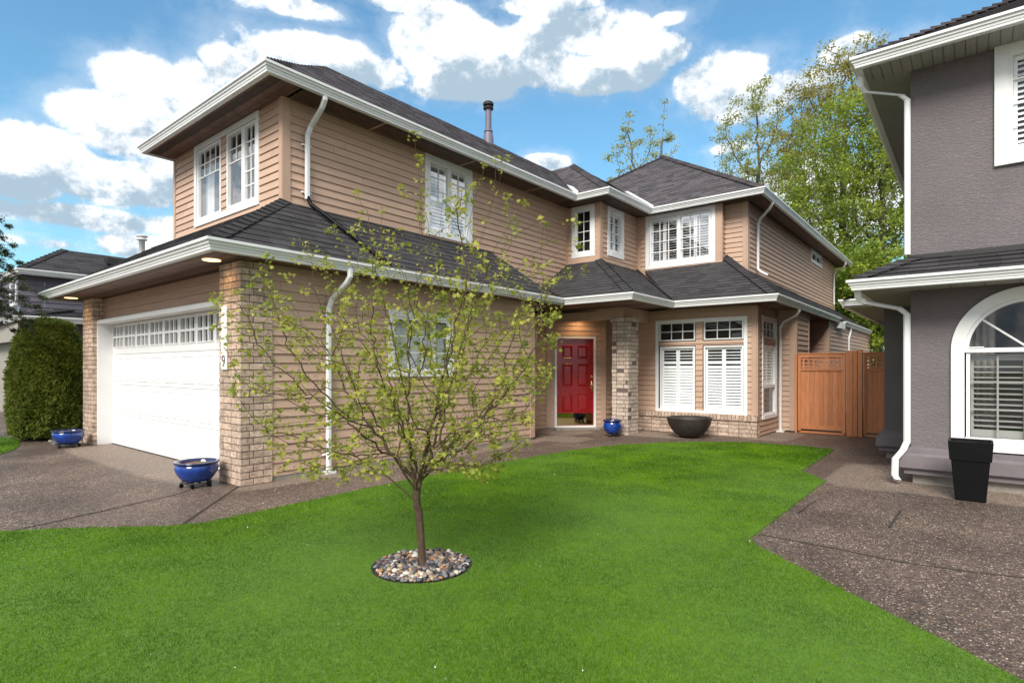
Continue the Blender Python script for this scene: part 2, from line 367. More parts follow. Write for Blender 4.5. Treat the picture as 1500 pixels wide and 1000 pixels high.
# walls frames: (origin, u, n); n = outward
def XF(o, u):
    u = Vector((u[0], u[1])).normalized(); return (tuple(o), (u.x, u.y), (u.y, -u.x))
def front(y): return XF((0, y, 0), (1, 0))      # faces -Y ; a = X
def side(x): return XF((x, 0, 0), (0, 1))       # faces +X ; a = Y
# ---------------------------------------------------------------- 2-D clipping
def clip(poly, a, b, c):   # keep a*x+b*y>=c
    out = []; n = len(poly)
    for i in range(n):
        p, q = poly[i], poly[(i+1) % n]; dp = a*p[0]+b*p[1]-c; dq = a*q[0]+b*q[1]-c
        if dp >= 0: out.append(p)
        if (dp >= 0) != (dq >= 0):
            t = dp/(dp-dq); out.append((p[0]+(q[0]-p[0])*t, p[1]+(q[1]-p[1])*t))
    return out
def area(p): return abs(sum(p[i][0]*p[(i+1) % len(p)][1]-p[(i+1) % len(p)][0]*p[i][1] for i in range(len(p))))/2
def cells(poly, holes):
    xs = sorted(set([min(p[0] for p in poly), max(p[0] for p in poly)] + [h[0] for h in holes] + [h[1] for h in holes]))
    for x0, x1 in zip(xs, xs[1:]):
        if x1-x0 < 1e-4: continue
        blk = sorted((h[2], h[3]) for h in holes if h[0] <= x0+1e-5 and h[1] >= x1-1e-5)
        y = -100
        for (a, b) in blk+[(100, 100)]:
            if a > y:
                c = clip(clip(clip(clip(poly, 1, 0, x0), -1, 0, -x1), 0, 1, y), 0, -1, -a)
                if len(c) > 2 and area(c) > 1e-5: yield c
            y = max(y, b)
def siding(mb, xf, poly, holes=(), e=.113, t=.0185, v0=0):
    mb.xf = xf
    for c in cells(poly, holes):
        lo = min(p[1] for p in c); hi = max(p[1] for p in c)
        k = math.floor((lo-v0)/e)
        while v0+k*e < hi:
            a = v0+k*e; b = a+e
            q0 = clip(clip(c, 0, 1, a), 0, -1, -b); k += 1
            if len(q0) < 3 or area(q0) < 1e-5: continue
            dep = lambda y: t*(1-(y-a)/e)+.002
            bl_ = 3.66; off = ((math.sin(k*78.2)*43758.5) % 1)*bl_; m = math.floor((min(p[0] for p in q0)-off)/bl_)
            while off+m*bl_ < max(p[0] for p in q0):
                q = clip(clip(q0, 1, 0, off+m*bl_+.0012), -1, 0, -(off+(m+1)*bl_-.0012)); m += 1
                if len(q) < 3 or area(q) < 1e-5: continue
                mb.add([(x, y, dep(y)) for x, y in q], [tuple(range(len(q)))], (math.sin(k*12.9+m*4.1)*43758.5) % 1)
                ym = min(p[1] for p in q); bt = [p for p in q if abs(p[1]-ym) < 1e-5]
                if len(bt) >= 2:
                    x0 = min(p[0] for p in bt); x1 = max(p[0] for p in bt)
                    mb.add([(x0, ym, dep(ym)), (x1, ym, dep(ym)), (x1, ym, -.004), (x0, ym, -.004)], [(0, 1, 2, 3)], 0)
    mb.xf = None
def rect(a0, a1, b0, b1): return [(a0, b0), (a1, b0), (a1, b1), (a0, b1)]
# ---------------------------------------------------------------- roofs
def shingles(mb, P, udir, e=.14, tabw=(.14, .34), lift=.0055):
    """P: planar 3-D polygon (ccw seen from above); udir along the eave"""
    P = [Vector(p) for p in P]; n = (P[1]-P[0]).cross(P[2]-P[0]).normalized()
    if n.z < 0: n = -n
    u = Vector(udir); u = (u-n*u.dot(n)).normalized(); v = n.cross(u)
    if v.z < 0: v = -v
    o = P[0]; q = [((p-o).dot(u), (p-o).dot(v)) for p in P]
    lo = min(y for _, y in q); hi = max(y for _, y in q); k = 0
    W3 = lambda x, y, h: o+u*x+v*y+n*h
    while lo+k*e < hi:
        a = lo+k*e; s1 = clip(clip(q, 0, 1, a), 0, -1, -(a+e)); k += 1
        if len(s1) < 3: continue
        x = min(p[0] for p in s1)-random.random()*.2; xe = max(p[0] for p in s1)
        while x < xe:
            w = random.uniform(*tabw); c = clip(clip(s1, 1, 0, x), -1, 0, -(x+w-.003)); x += w
            if len(c) < 3 or area(c) < 1e-5: continue
            th = lift*(1+random.random()*1.1); r = random.random()
            dp = lambda y: th*(1-(y-a)/e)+.001
            vs = [W3(px, py, dp(py)) for px, py in c]
            mb.add(vs, [tuple(range(len(c)))], r)
            ym = min(p[1] for p in c); bt = [p for p in c if abs(p[1]-ym) < 1e-5]
            if len(bt) >= 2:
                x0 = min(p[0] for p in bt); x1 = max(p[0] for p in bt)
                mb.add([W3(x0, ym, dp(ym)), W3(x1, ym, dp(ym)), W3(x1, ym, -.01), W3(x0, ym, -.01)], [(0, 1, 2, 3)], 0)
    mb.add([p-n*.006 for p in P], [tuple(range(len(P)))], 0)
def ridge(mb, p, q, s1, s2, w=.13, e=.15):
    """caps from low end p to high end q; s1, s2 = directions lying in the two faces away from the edge"""
    p = Vector(p); q = Vector(q); d = (q-p); L = d.length; d.normalize(); s1 = Vector(s1).normalized(); s2 = Vector(s2).normalized()
    up = (Vector((0, 0, 1))-d*d.z).normalized(); n = int(L/e)
    for i in range(n+1):
        a = p+d*(i*e); b = p+d*min(L, i*e+e*1.5); h0 = up*.062; h1 = up*.022
        A = [a+s1*w+h0*.55, a+h0, a+s2*w+h0*.55]; B = [b+s1*w+h1*.3, b+h1, b+s2*w+h1*.3]
        D = [x-up*.045 for x in A]
        mb.add(A+B+D, [(0, 1, 4, 3), (1, 2, 5, 4), (6, 7, 1, 0), (7, 8, 2, 1)], random.random())
def gutter(mb, path, z, h=.12, w=.12, closed=False):
    """outer top edge polyline (x,y) with the outward side on the right-hand side when walking"""
    prof = [(-w, -.005), (-w, -h), (-w*.45, -h), (-w*.42, -h*.92), (-w*.42, -h*.80), (-w*.36, -h*.76), (-w*.30, -h*.55), (-w*.20, -h*.50), (-w*.16, -h*.30), (-.012, -h*.30), (0, -h*.24), (0, 0), (-.014, 0), (-.014, -.02), (-w, -.02)]
    n = len(path); rings = []
    for i in range(n):
        p = Vector(path[i]); ta = (p-Vector(path[i-1])).normalized() if i else None; tb = (Vector(path[i+1])-p).normalized() if i < n-1 else None
        na = Vector((ta.y, -ta.x)) if ta else None; nb = Vector((tb.y, -tb.x)) if tb else None
        if na and nb: m = (na+nb).normalized(); m = m/m.dot(na)
        else: m = na or nb
        rings.append([(p.x+m.x*o, p.y+m.y*o, z+dz) for o, dz in prof])
    k = len(prof); vs = [v for r in rings for v in r]; fs = []
    for i in range(n-1):
        for j in range(k-1): fs.append((i*k+j, i*k+j+1, (i+1)*k+j+1, (i+1)*k+j))
    fs.append(tuple(range(k-1, -1, -1))); fs.append(tuple((n-1)*k+j for j in range(k)))
    mb.add(vs, fs)
def planks(mb, poly, z, ang=0, w=.12):
    """flat board ceiling seen from below, boards run along X (ang 0) or Y (ang 1)"""
    i = 1-ang
    lo = min(p[i] for p in poly); hi = max(p[i] for p in poly); k = 0
    while lo+k*w < hi:
        a = lo+k*w; k += 1
        c = clip(clip(poly, *( (0, 1, a) if i else (1, 0, a))), *((0, -1, -(a+w-.008)) if i else (-1, 0, -(a+w-.008))))
        if len(c) > 2: mb.add([(x, y, z) for x, y in c], [tuple(range(len(c)))])
    mb.add([(x, y, z+.012) for x, y in poly], [tuple(range(len(poly)))], 0)
# ---------------------------------------------------------------- windows
def window(parent, xf, a0, a1, b0, b1, parts, case=.10, sill=False, glassm='glass', name='window', tanband=None, recess=.45, proud=.028):
    """parts: list of panes dict(a0,a1,b0,b1, cols, rows, glo (grid lower limit), shutter, curtain)"""
    f = MB(); f.xf = xf
    # outer casing
    f.box(a0, a0+case, b0, b1, .001, proud); f.box(a1-case, a1, b0, b1, .001, proud)
    f.box(a0+case, a1-case, b1-case, b1, .001, proud); f.box(a0+case, a1-case, b0, b0+case, .001, proud+.006)
    if sill: f.box(a0-.03, a1+.03, b0-.03, b0+.012, .001, .06)
    g = MB(); g.xf = xf; sh = MB(); sh.xf = xf; cus = []; band = MB(); band.xf = xf
    for p in parts:
        x0, x1, y0, y1 = p['a0'], p['a1'], p['b0'], p['b1']; s = p.get('sash', .04)
        # sash frame
        z0, z1 = -.036, p.get('proud', .012)
        f.box(x0, x0+s, y0, y1, z0, z1); f.box(x1-s, x1, y0, y1, z0, z1); f.box(x0+s, x1-s, y1-s, y1, z0, z1); f.box(x0+s, x1-s, y0, y0+s, z0, z1)
        gx0, gx1, gy0, gy1 = x0+s, x1-s, y0+s, y1-s
        g.add([(gx0, gy0, -.02), (gx1, gy0, -.02), (gx1, gy1, -.02), (gx0, gy1, -.02)], [(0, 1, 2, 3)])
        c, r = p.get('cols', 0), p.get('rows', 0); gl = p.get('glo', gy0); mw = .0085
        for i in range(1, c): x = gx0+(gx1-gx0)*i/c; f.box(x-mw, x+mw, gl, gy1, -.019, -.008)
        for i in range(1, r+(1 if 'glo' in p else 0)):
            y = gy1-(gy1-gl)*i/r; f.box(gx0, gx1, y-mw, y+mw, -.0185, -.0095)
        if p.get('shutter'):
            np_ = p.get('sp', 2); tilt = p.get('tilt', .35); tt = p.get('toptilt', tilt); sw = (gx1-gx0)/np_
            for i in range(np_):
                u0 = gx0+sw*i+.004; u1 = u0+sw-.008; st = .035
                sh.box(u0, u0+st, gy0, gy1, -.065, -.04); sh.box(u1-st, u1, gy0, gy1, -.065, -.04)
                sh.box(u0+st, u1-st, gy0, gy0+.06, -.065, -.04); sh.box(u0+st, u1-st, gy1-.05, gy1, -.065, -.04)
                dv = p.get('div'); y = gy0+.06
                if dv: sh.box(u0+st, u1-st, dv-.03, dv+.03, -.065, -.04)
                while y < gy1-.09:
                    tl = tt if (dv and y > dv) else tilt
                    if not (dv and abs(y+.03-dv) < .055):
                        hh = .029; dz = hh*math.cos(tl*math.pi/2)*1.0; dy = hh*math.sin(tl*math.pi/2)
                        # a louver: thin slanted slab
                        ys = y+.032
                        vs = [(u0+st, ys-dy, -.055+dz), (u1-st, ys-dy, -.055+dz), (u1-st, ys+dy, -.055-dz), (u0+st, ys+dy, -.055-dz)]
                        vs2 = [(a, b+.006, c2-.004) for a, b, c2 in vs]
                        sh.add(vs+vs2, [(0, 1, 2, 3), (7, 6, 5, 4), (0, 4, 5, 1), (1, 5, 6, 2), (2, 6, 7, 3), (3, 7, 4, 0)])
                    y += .062
        if p.get('curtain'):
            ca, cb = p['curtain']; n = 24; vs = []
            for i in range(n+1):
                x = ca+(cb-ca)*i/n; vs += [(x, gy0, -.16+.02*math.sin(i*1.7)), (x, gy1, -.16+.02*math.sin(i*1.7))]
            cu = MB(); cu.xf = xf; cu.add(vs, [(2*i, 2*i+2, 2*i+3, 2*i+1) for i in range(n)]); cus.append(cu)
    w = f.build(name, M['white'], parent, bevel=0)
    g.build('pane', M[glassm], w)
    if sh.v: sh.build('shutter', M['shutter'], w)
    for cu in cus: cu.build('curtain', M['curtain'], w)
    rc = MB(); rc.xf = xf; i = case*.5; d = -recess
    A = [(a0+i, b0+i), (a1-i, b0+i), (a1-i, b1-i), (a0+i, b1-i)]
    rc.add([(x, y, -.001) for x, y in A]+[(x, y, d) for x, y in A], [(0, 1, 5, 4), (1, 2, 6, 5), (2, 3, 7, 6), (3, 0, 4, 7), (4, 5, 6, 7)])
    rc.build('reveal', M['dark'], w)
    return w
def trims(mb, xf, lst, c=.024):
    for a0, a1, b0, b1 in lst:
        q = MB(); q.xf = xf; q.box(a0, a1, b0, b1, -.002, c); q.build('corner_board' if b1-b0 > 4*(a1-a0) else 'band_board', M['trim_tan'], H)
# bricks: solid masonry ring of bricks around a rectangular pier
def masonry(x0, x1, y0, y1, z0, z1, parent, name, m, jit=.003, bl=.2, bh=.068, mo=.012, label=None):
    b = MB(); e = bh+mo; n = max(1, round((z1-z0)/e)); e = (z1-z0)/n; dpt = .1
    for k in range(n):
        za = z0+k*e+mo/2; zb = z0+(k+1)*e-mo/2
        def row(lo, hi, mk, off):
            x = lo; first = True
            while x < hi-.005:
                w = bl*(off if first else 1); first = False
                xe = min(hi, x+w)
                if hi-xe < .05: xe = hi
                mk(x, xe); x = xe+mo
        j = lambda: random.uniform(-jit, jit)
        if k % 2:
            row(x0, x1, lambda a, c: b.box(a, c, y0+j(), y0+dpt, za, zb), .5)
            row(x0, x1, lambda a, c: b.box(a, c, y1-dpt, y1+j(), za, zb), .5)
            row(y0+dpt+mo, y1-dpt-mo, lambda a, c: (b.box(x1-dpt, x1+j(), a, c, za, zb), b.box(x0+j(), x0+dpt, a, c, za, zb)), 1)
        else:
            row(y0, y1, lambda a, c: (b.box(x1-dpt, x1+j(), a, c, za, zb), b.box(x0+j(), x0+dpt, a, c, za, zb)), .75)
            row(x0+dpt+mo, x1-dpt-mo, lambda a, c: (b.box(a, c, y0+j(), y0+dpt, za, zb), b.box(a, c, y1-dpt, y1+j(), za, zb)), 1)
    o = b.build(name, m, parent, label=label)
    c = MB(); g = .007; c.box(x0+g, x1-g, y0+g, y1-g, z0+.001, z1-.001); c.build('mortar', M['mortar'], o)
    return o
# ================================================================ MAIN HOUSE
ZL, ZU = 2.80, 5.30            # gutter tops
SL, SU = 2.68, 5.19            # soffit heights
H = thing('house', (-7, 8, 0), 'two storey tan house with lap siding, red front door and white garage door', 'house')
XG, YG = -6.73, 3.40           # garage side wall plane, garage front wall plane
XU, YU = -7.48, 4.13           # upper storey walls
BX, BY = -6.60, 11.30          # boxed bay
PY = 13.15; WY = 13.38; WX = -3.98   # upper wing: window box front, wall front, side
LY = 11.96; LX = -3.37         # lower wing
w = MB()
# upper main walls
JN = [(4.13, 3.70), (8.55, 3.70), (9.32, 3.45), (10.22, 3.19), (10.3, 3.18), (11.35, 3.86), (11.35, 5.22), (4.13, 5.22)]
UWS = (6.76, 7.97, 3.76, 5.18)
siding(w, side(XU), [(y, z-.02 if z < 5 else z) for y, z in JN], [UWS])
UWF = (-10.36, -8.12, 3.80, 5.18)
siding(w, front(YU), rect(-11.25, XU, 3.66, 5.22), [(-10.36, -8.12, 3.80, 5.18)])
# boxed bay
BW = (-7.33, -6.62+.0, 4.0, 5.17)
siding(w, front(BY), rect(XU, BX, 3.80, 5.22), [(-7.35, -6.72, 3.98, 5.17)])
BS = (11.48, 12.36, 4.0, 5.18)
siding(w, side(BX), rect(BY, PY, 3.50, 5.22), [(11.62, 12.41, 4.02, 5.17)])
# upper wing
PW = (-6.36, -4.62, 3.86, 5.18)
siding(w, front(PY), rect(BX, -4.48, 3.40, 5.22), [PW])
siding(w, front(WY), [(-4.49, 3.80), (WX, 3.40), (WX, 5.22), (-4.49, 5.22)])
siding(w, side(-4.48), rect(PY, WY, 3.7, 5.22))
HW = (19.83, 21.49, 4.76, 5.18)
siding(w, side(WX), rect(WY, 23.8, 3.42, 5.22), [HW])
# garage side wall and front header
GW = (5.36, 6.72, 1.27, 2.27)
siding(w, side(XG), rect(3.5, 8.95, .06, SL+.02), [GW])
siding(w, front(YG), rect(-12.45, -7.2, 2.26, SL+.02), e=.128)
siding(w, front(YG), rect(-7.52, -7.2, .0, 2.26))
# recess beside the door, diagonal door wall
siding(w, side(-7.62), rect(8.95, 10.62, .04, 2.62))
DC = Vector((-7.13, 11.09)); dxf = XF((DC.x, DC.y, 0), (1, 1))
DH = (-.485, .485, .02, 2.13)
siding(w, dxf, rect(-.68, .72, .04, 2.62), [DH])
# lower wing front
LW = (-5.54, -3.55, .43, 2.46); EW = (-6.80, -6.1, .52, 2.46)
siding(w, front(LY), rect(-6.95, LX, .30, SL+.02), [LW, EW])
siding(w, side(-6.62), rect(11.6, LY, .04, 2.62))
SW = (12.27, 13.38, .34, 2.48)
siding(w, side(LX), rect(LY, 13.51, .03, SL+.02), [SW])
siding(w, front(13.51), rect(LX, -3.0, .03, SL+.02))
siding(w, side(-3.0), rect(13.51, 14.75, .03, SL+.02))
siding(w, side(-3.55), rect(14.75, 17.1, .03, SL+.02))
siding(w, front(17.1), rect(-3.55, -3.0, .03, SL+.02))
siding(w, side(-3.0), rect(17.1, 25.0, .03, SL+.02))
w.build('wall', M['siding'], H)
# back and hidden walls (plain) so that the house is closed
bw = MB()
def vq(b, p, q, z0, z1): b.add([(*p, z0), (*q, z0), (*q, z1), (*p, z1)], [(0, 1, 2, 3)])
for p, q, z0, z1 in [((-12.9, 3.42), (-12.9, 9), 0, SL), ((-12.9, 9), (-12.3, 9), 0, SL), ((-12.3, 9), (-12.3, 25), 0, SU), ((-12.3, 25), (-3.0, 25), 0, SL), ((-12.2, 23.8), (WX, 23.8), SL, SU), ((-11.25, 4.13), (-11.25, 12), 3.2, SU), ((-12.3, 9), (-7.62, 9), 0, SL), ((-11.25, 12), (-12.2, 12), 2.6, SU), ((-12.9, 3.55), (-12.6, 3.55), 0, SL)]:
    vq(bw, p, q, z0, z1)
bw.add([(-12.3, 9, SL+.03), (-7.7, 9, SL+.03), (-7.7, 25, SL+.03), (-12.3, 25, SL+.03)], [(0, 1, 2, 3)])
bw.build('back_wall', M['trim_tan'], H)
# foundations
fd = MB()
fd.box(XG-.2, XG+.004, 3.5, 8.94, 0, .09); fd.build('foundation', M['concrete'], H); fd = MB(); fd.box(-7.9, -7.61, 8.95, 10.6, 0, .05); fd.build('foundation', M['concrete'], H)
fd = MB(); fd.xf = dxf; fd.box(-.7, .72, 0, .06, -.2, .012); fd.box(-.5, .5, 0, .035, .012, .28); fd.build('door_step', M['concrete'], H)
fd = MB(); fd.box(-3.6, LX+.003, LY+.05, 13.5, 0, .05); fd.build('foundation', M['concrete'], H)
# corner boards and bands
t = MB()
trims(None, front(YU), [(XU-.075, XU+.001, 3.66, 5.19), (-11.25, -11.17, 3.7, 5.19)])
trims(None, side(XU), [(YU-.024, YU+.10, 3.68, 5.19), (BY-.09, BY, 3.83, 5.19)])
trims(None, front(BY), [(BX-.09, BX+.001, 3.84, 5.19), (XU+.02, BX-.09, 3.84, 3.98)])
trims(None, side(BX), [(BY-.024, BY+.11, 3.80, 5.19), (BY+.11, PY, 3.78, 3.93), (PY-.06, PY, 3.93, 5.19)])
trims(None, front(PY), [(-4.62, -4.49, 3.72, 5.19), (-6.58, -4.62, 3.74, 3.86), (-6.58, -6.5, 3.86, 5.19)])
trims(None, side(-4.48), [(PY-.02, PY+.05, 3.8, 5.19)])
trims(None, front(WY), [(WX-.095, WX+.001, 3.4, 5.19)])
trims(None, side(WX), [(WY-.024, WY+.11, 3.42, 5.19), (23.7, 23.8, 3.5, 5.19)])
trims(None, side(XG), [(8.83, 8.95, .04, 2.6)]); t.box(XG-.09, XG+.022, 8.952, 8.975, .04, 2.6)
trims(None, dxf, [(-.68, -.56, .04, 2.6), (.6, .72, .04, 2.6)])
trims(None, front(LY), [(LX-.1, LX+.001, .40, 2.66)])
trims(None, side(LX), [(LY-.024, LY+.09, .03, 2.66)])
trims(None, front(13.51), [(-3.12, -2.999, .03, 2.66)]); trims(None, side(-3.0), [(13.486, 13.6, .03, 2.66), (14.66, 14.75, .03, 2.66), (17.076, 17.3, .03, 2.66)])
trims(None, front(17.1), [(-3.12, -2.999, .03, 2.66)])
trims(None, front(YG), [(-12.41, -12.35, 2.27, 2.66)])
t.build('corner_board', M['trim_tan'], H)
# entry beams
b = MB()
b.box(-7.6, -5.68, 10.66, 10.84, 2.44, 2.70); b.box(-5.862, -5.682, 10.84, LY, 2.441, 2.70); b.box(-5.80, -5.66, 10.645, 10.9, 2.46, 2.70)
b.build('porch_beam', M['trim_tan'], H)
# soffits
s = MB()
planks(s, [(-13.6, 2.7), (-6.36, 2.7), (-6.36, YG), (-13.6, YG)], SL, 0)
planks(s, [(-6.36, YG), (-6.36, 9.5), (-6.75, 9.5), (-6.75, YG)], SL, 1)
planks(s, [(-13.6, YG), (-12.9, YG), (-12.9, 9), (-13.6, 9)], SL, 1)
planks(s, [(-7.7, 9.5), (-4.9, 9.5), (-4.9, 11.43), (-5.6, 12.0), (-7.7, 12.0)], SL, 0)
planks(s, [(-7.7, 8.96), (-6.7, 8.96), (-6.7, 9.5), (-7.7, 9.5)], SL, 0)
planks(s, [(-7.8, 10.3), (-5.8, 10.75), (-5.8, 12.0), (-7.8, 12.0)], 2.625, 0)
planks(s, [(-5.6, 11.40), (-2.9, 11.40), (-2.9, 12.0), (-5.6, 12.0)], SL, 0)
planks(s, [(-3.6, 11.9), (-2.9, 11.9), (-2.9, 24.6), (-3.6, 24.6)], SL, 1)
planks(s, [(-11.4, 3.64), (-6.96, 3.64), (-6.96, 4.2), (-11.4, 4.2)], SU, 0)
planks(s, [(-7.5, 4.16), (-6.96, 4.16), (-6.96, 10.9), (-7.5, 10.9)], SU, 1)
planks(s, [(-11.4, 4.2), (-11.2, 4.2), (-11.2, 11), (-11.4, 11)], SU, 1)
planks(s, [(-7.5, 10.83), (-6.12, 10.83), (-6.12, 11.4), (-7.5, 11.4)], SU, 0)
planks(s, [(-6.62, 11.4), (-6.12, 11.4), (-6.12, 13.2), (-6.62, 13.2)], SU, 1)
planks(s, [(-6.12, 12.9), (-3.5, 12.9), (-3.5, 13.5), (-6.12, 13.5)], SU, 0)
planks(s, [(-4.0, 13.45), (-3.5, 13.45), (-3.5, 24.3), (-4.0, 24.3)], SU, 1)
s.build('soffit', M['soffit'], H)
# gutters
g = MB()
gutter(g, [(-13.45, 9.0), (-13.45, 2.62), (-6.28, 2.62), (-6.33, 9.45), (-4.82, 9.45), (-4.82, 11.3), (-2.81, 11.35), (-2.83, 18.0)], ZL, h=.13)
gutter(g, [(-2.85, 18.9), (-2.85, 24.4)], ZL-.03, h=.13)
g.build('gutter', M['gutter'], H, label='white eaves gutter along the lower roofs')
g = MB()
gutter(g, [(-11.4, 11), (-11.4, 3.57), (-6.9, 3.57), (-6.87, 10.75), (-6.04, 10.75), (-6.04, 12.82), (-3.44, 12.83), (-3.46, 24.4), (-6, 24.4)], ZU, h=.13)
g.build('gutter', M['gutter'], H, label='white eaves gutter along the upper roofs')
# soffit vents strips: pale joints
for y in (5.55, 7.6, 9.6): sv = MB(); sv.box(-7.46, -6.98, y, y+.03, SU-.012, SU-.004); sv.build('soffit_joint', M['trim_tan'], H)
# lower roofs
r = MB()
zc = 3.73
shingles(r, [(-13.35, 2.70, ZL-.01), (-6.36, 2.70, ZL-.01), (-7.48, 4.13, zc), (-12.3, 4.13, zc)], (1, 0, 0))
shingles(r, [(-6.36, 2.70, ZL-.01), (-6.40, 9.3, ZL-.01), (-7.48, 8.55, 3.715), (-7.48, 4.13, zc)], (0, 1, 0))
shingles(r, [(-6.40, 9.3, ZL-.01), (-6.40, 9.53, ZL-.01), (-7.48, 10.28, 3.16), (-7.48, 8.55, 3.715)], (.9, .3, 0), e=.12)
shingles(r, [(-13.35, 9.0, ZL-.01), (-13.35, 2.70, ZL-.01), (-12.3, 4.13, zc), (-12.3, 9.0, zc)], (0, -1, 0))
shingles(r, [(-6.4, 9.53, ZL-.01), (-4.9, 9.53, ZL-.01), (-6.6, 11.3, 3.86), (-7.48, 11.3, 3.86), (-7.48, 10.25, 3.21)], (1, 0, 0))
shingles(r, [(-4.9, 9.53, ZL-.01), (-4.9, 11.43, ZL-.01), (-6.6, 13.15, 3.86), (-6.6, 11.3, 3.86)], (0, 1, 0))
shingles(r, [(-4.9, 11.43, ZL-.01), (-2.89, 11.43, ZL-.01), (-4.45, 13.38, 3.98), (-6.6, 13.38, 3.98)], (1, 0, 0))
shingles(r, [(-2.89, 11.43, ZL-.01), (-2.92, 18.0, ZL-.01), (-4.05, 18.0, 3.62), (-4.05, 13.38, 3.62+.05), (-4.45, 13.38, 3.98)], (0, 1, 0))
shingles(r, [(-2.93, 18.6, ZL-.03), (-2.93, 24.3, ZL-.03), (-4.05, 24.3, 3.6), (-4.05, 17.8, 3.6)], (0, 1, 0))
ridge(r, (-6.36, 2.70, ZL), (-7.48, 4.13, zc), (-1, 0, 0), (0, 1, 0), w=.15)
ridge(r, (-4.9, 9.53, ZL), (-6.6, 11.3, 3.87), (-1, 0, 0), (0, 1, 0), w=.15)
ridge(r, (-2.89, 11.43, ZL), (-4.45, 13.38, 3.99), (-1, 0, .05), (0, 1, 0), w=.15)
r.add([(-4.55, 13.39, 3.7), (-3.95, 13.39, 3.38), (-3.97, 13.30, 3.38), (-4.5, 13.2, 3.7)], [(0, 1, 2, 3)])
r.build('roof', M['shingle'], H, label='dark shingled lower roof wrapping round the house')
v = MB()
v.tube([(-4.87, 11.36, 2.83), (-6.58, 13.10, 3.885)], .018, 6); v.build('valley_flashing', M['dkmetal'], H); v = MB(); v.tube([(-6.42, 9.46, 2.83), (-7.46, 10.27, 3.2)], .015, 6)
v.build('valley_flashing', M['dkmetal'], H)
# upper roofs
PT = .66
r = MB(); X0 = -6.97; Y0 = 3.65; XR = -9.15; d = X0-XR; zr = ZU+PT*d
XL = -11.33
shingles(r, [(XL, Y0, ZU-.01), (X0, Y0, ZU-.01), (XR, Y0+d, zr)], (1, 0, 0), e=.16)
shingles(r, [(X0, Y0, ZU-.01), (-6.94, 10.8, ZU-.01), (-8.9, 13.9, zr), (XR, 16, zr), (XR, Y0+d, zr)], (0, 1, 0), e=.16)
shingles(r, [(XL, 16, ZU-.01), (XL, Y0, ZU-.01), (XR, Y0+d, zr), (XR, 16, zr)], (0, -1, 0), e=.16)
ridge(r, (X0, Y0, ZU), (XR, Y0+d, zr), (-1, 0, 0), (0, 1, -.0), w=.15)
ridge(r, (XR, Y0+d, zr), (XR, 15, zr), (1, 0, -.6), (-1, 0, -.6), w=.15)
# boxed bay roof
k = 2.56; px, py, pz = -6.12-k, 10.83+k, ZU+.69*k
shingles(r, [(-6.94, 10.83, ZU-.01), (-6.12, 10.83, ZU-.01), (px, py, pz), (-11.2, py, pz), (-9.5, py, pz-.0)], (1, 0, 0), e=.16)
shingles(r, [(-6.12, 10.83, ZU-.01), (-6.12, 12.9, ZU-.01), (-7.9, 16.2, ZU+.69*1.78), (px, 17, pz), (px, py, pz)], (0, 1, 0), e=.16)
ridge(r, (-6.12, 10.83, ZU), (px, py, pz), (-1, 0, 0), (0, 1, 0), w=.15)
# wing roof
K = 4.12; qx, qy, qz = -3.52-K, 12.91+K, ZU+.68*K
shingles(r, [(-11.7, 12.91, ZU-.01), (-3.52, 12.91, ZU-.01), (qx, qy, qz)], (1, 0, 0), e=.15)
shingles(r, [(-3.52, 12.91, ZU-.01), (-3.54, 24.3, ZU-.01), (qx, 20.2, qz), (qx, qy, qz)], (0, 1, 0), e=.15)
shingles(r, [(-11.7, 24.3, ZU-.01), (-11.7, 12.91, ZU-.01), (qx, qy, qz), (qx, 20.2, qz)], (0, -1, 0), e=.2)
r.add([(-3.54, 24.3, ZU), (-11.7, 24.3, ZU), (qx, 20.2, qz)], [(0, 1, 2)])
ridge(r, (-3.52, 12.91, ZU), (qx, qy, qz), (-1, 0, .1), (0, 1, .1), w=.15)
ridge(r, (-11.7, 12.91, ZU), (qx, qy, qz), (1, 0, .1), (0, 1, .1), w=.12)
ridge(r, (qx, qy, qz), (qx, 20.2, qz), (1, 0, -.6), (-1, 0, -.6), w=.15)
r.build('roof', M['shingle2'], H, label='brown grey hipped upper roof with three peaks')
v = MB()
def strip(b, p, q, w_, up=.03):
    p = Vector(p); q = Vector(q); sdv = (q-p).cross(Vector((0, 0, 1))).normalized()*w_/2; u = Vector((0, 0, up))
    b.add([p-sdv+u, p+sdv+u, q+sdv+u, q-sdv+u, p-sdv-u, p+sdv-u, q+sdv-u, q-sdv-u], [(0, 1, 2, 3), (4, 7, 6, 5), (0, 4, 5, 1), (1, 5, 6, 2), (2, 6, 7, 3), (3, 7, 4, 0)])
strip(v, (-6.93, 10.80, 5.32), (-8.15, 12.25, 6.14), .11, .06); v.build('valley_flashing', M['gutter'], H); v = MB()
strip(v, (-6.10, 12.9, 5.32), (-7.6, 14.5, 6.34), .11, .06)
v.build('valley_flashing', M['gutter'], H)
ms = MB()
for i in range(70):
    a = random.random()**1.2; x = X0+(XR-X0)*(.62+.4*a)+random.uniform(-.1, .12); y = Y0+d*(.62+.4*a)+random.uniform(-.1, .15)
    zz = min(ZU+PT*(X0-x), ZU+PT*(y-Y0), zr)+.03; r_ = random.uniform(.015, .045)
    ms.lathe([(0, 0), (r_, .002), (r_*.7, r_*.5), (0, r_*.6)], (x, y, zz), 6)
tag(ms.build('moss', M['moss'], H), kind='stuff')
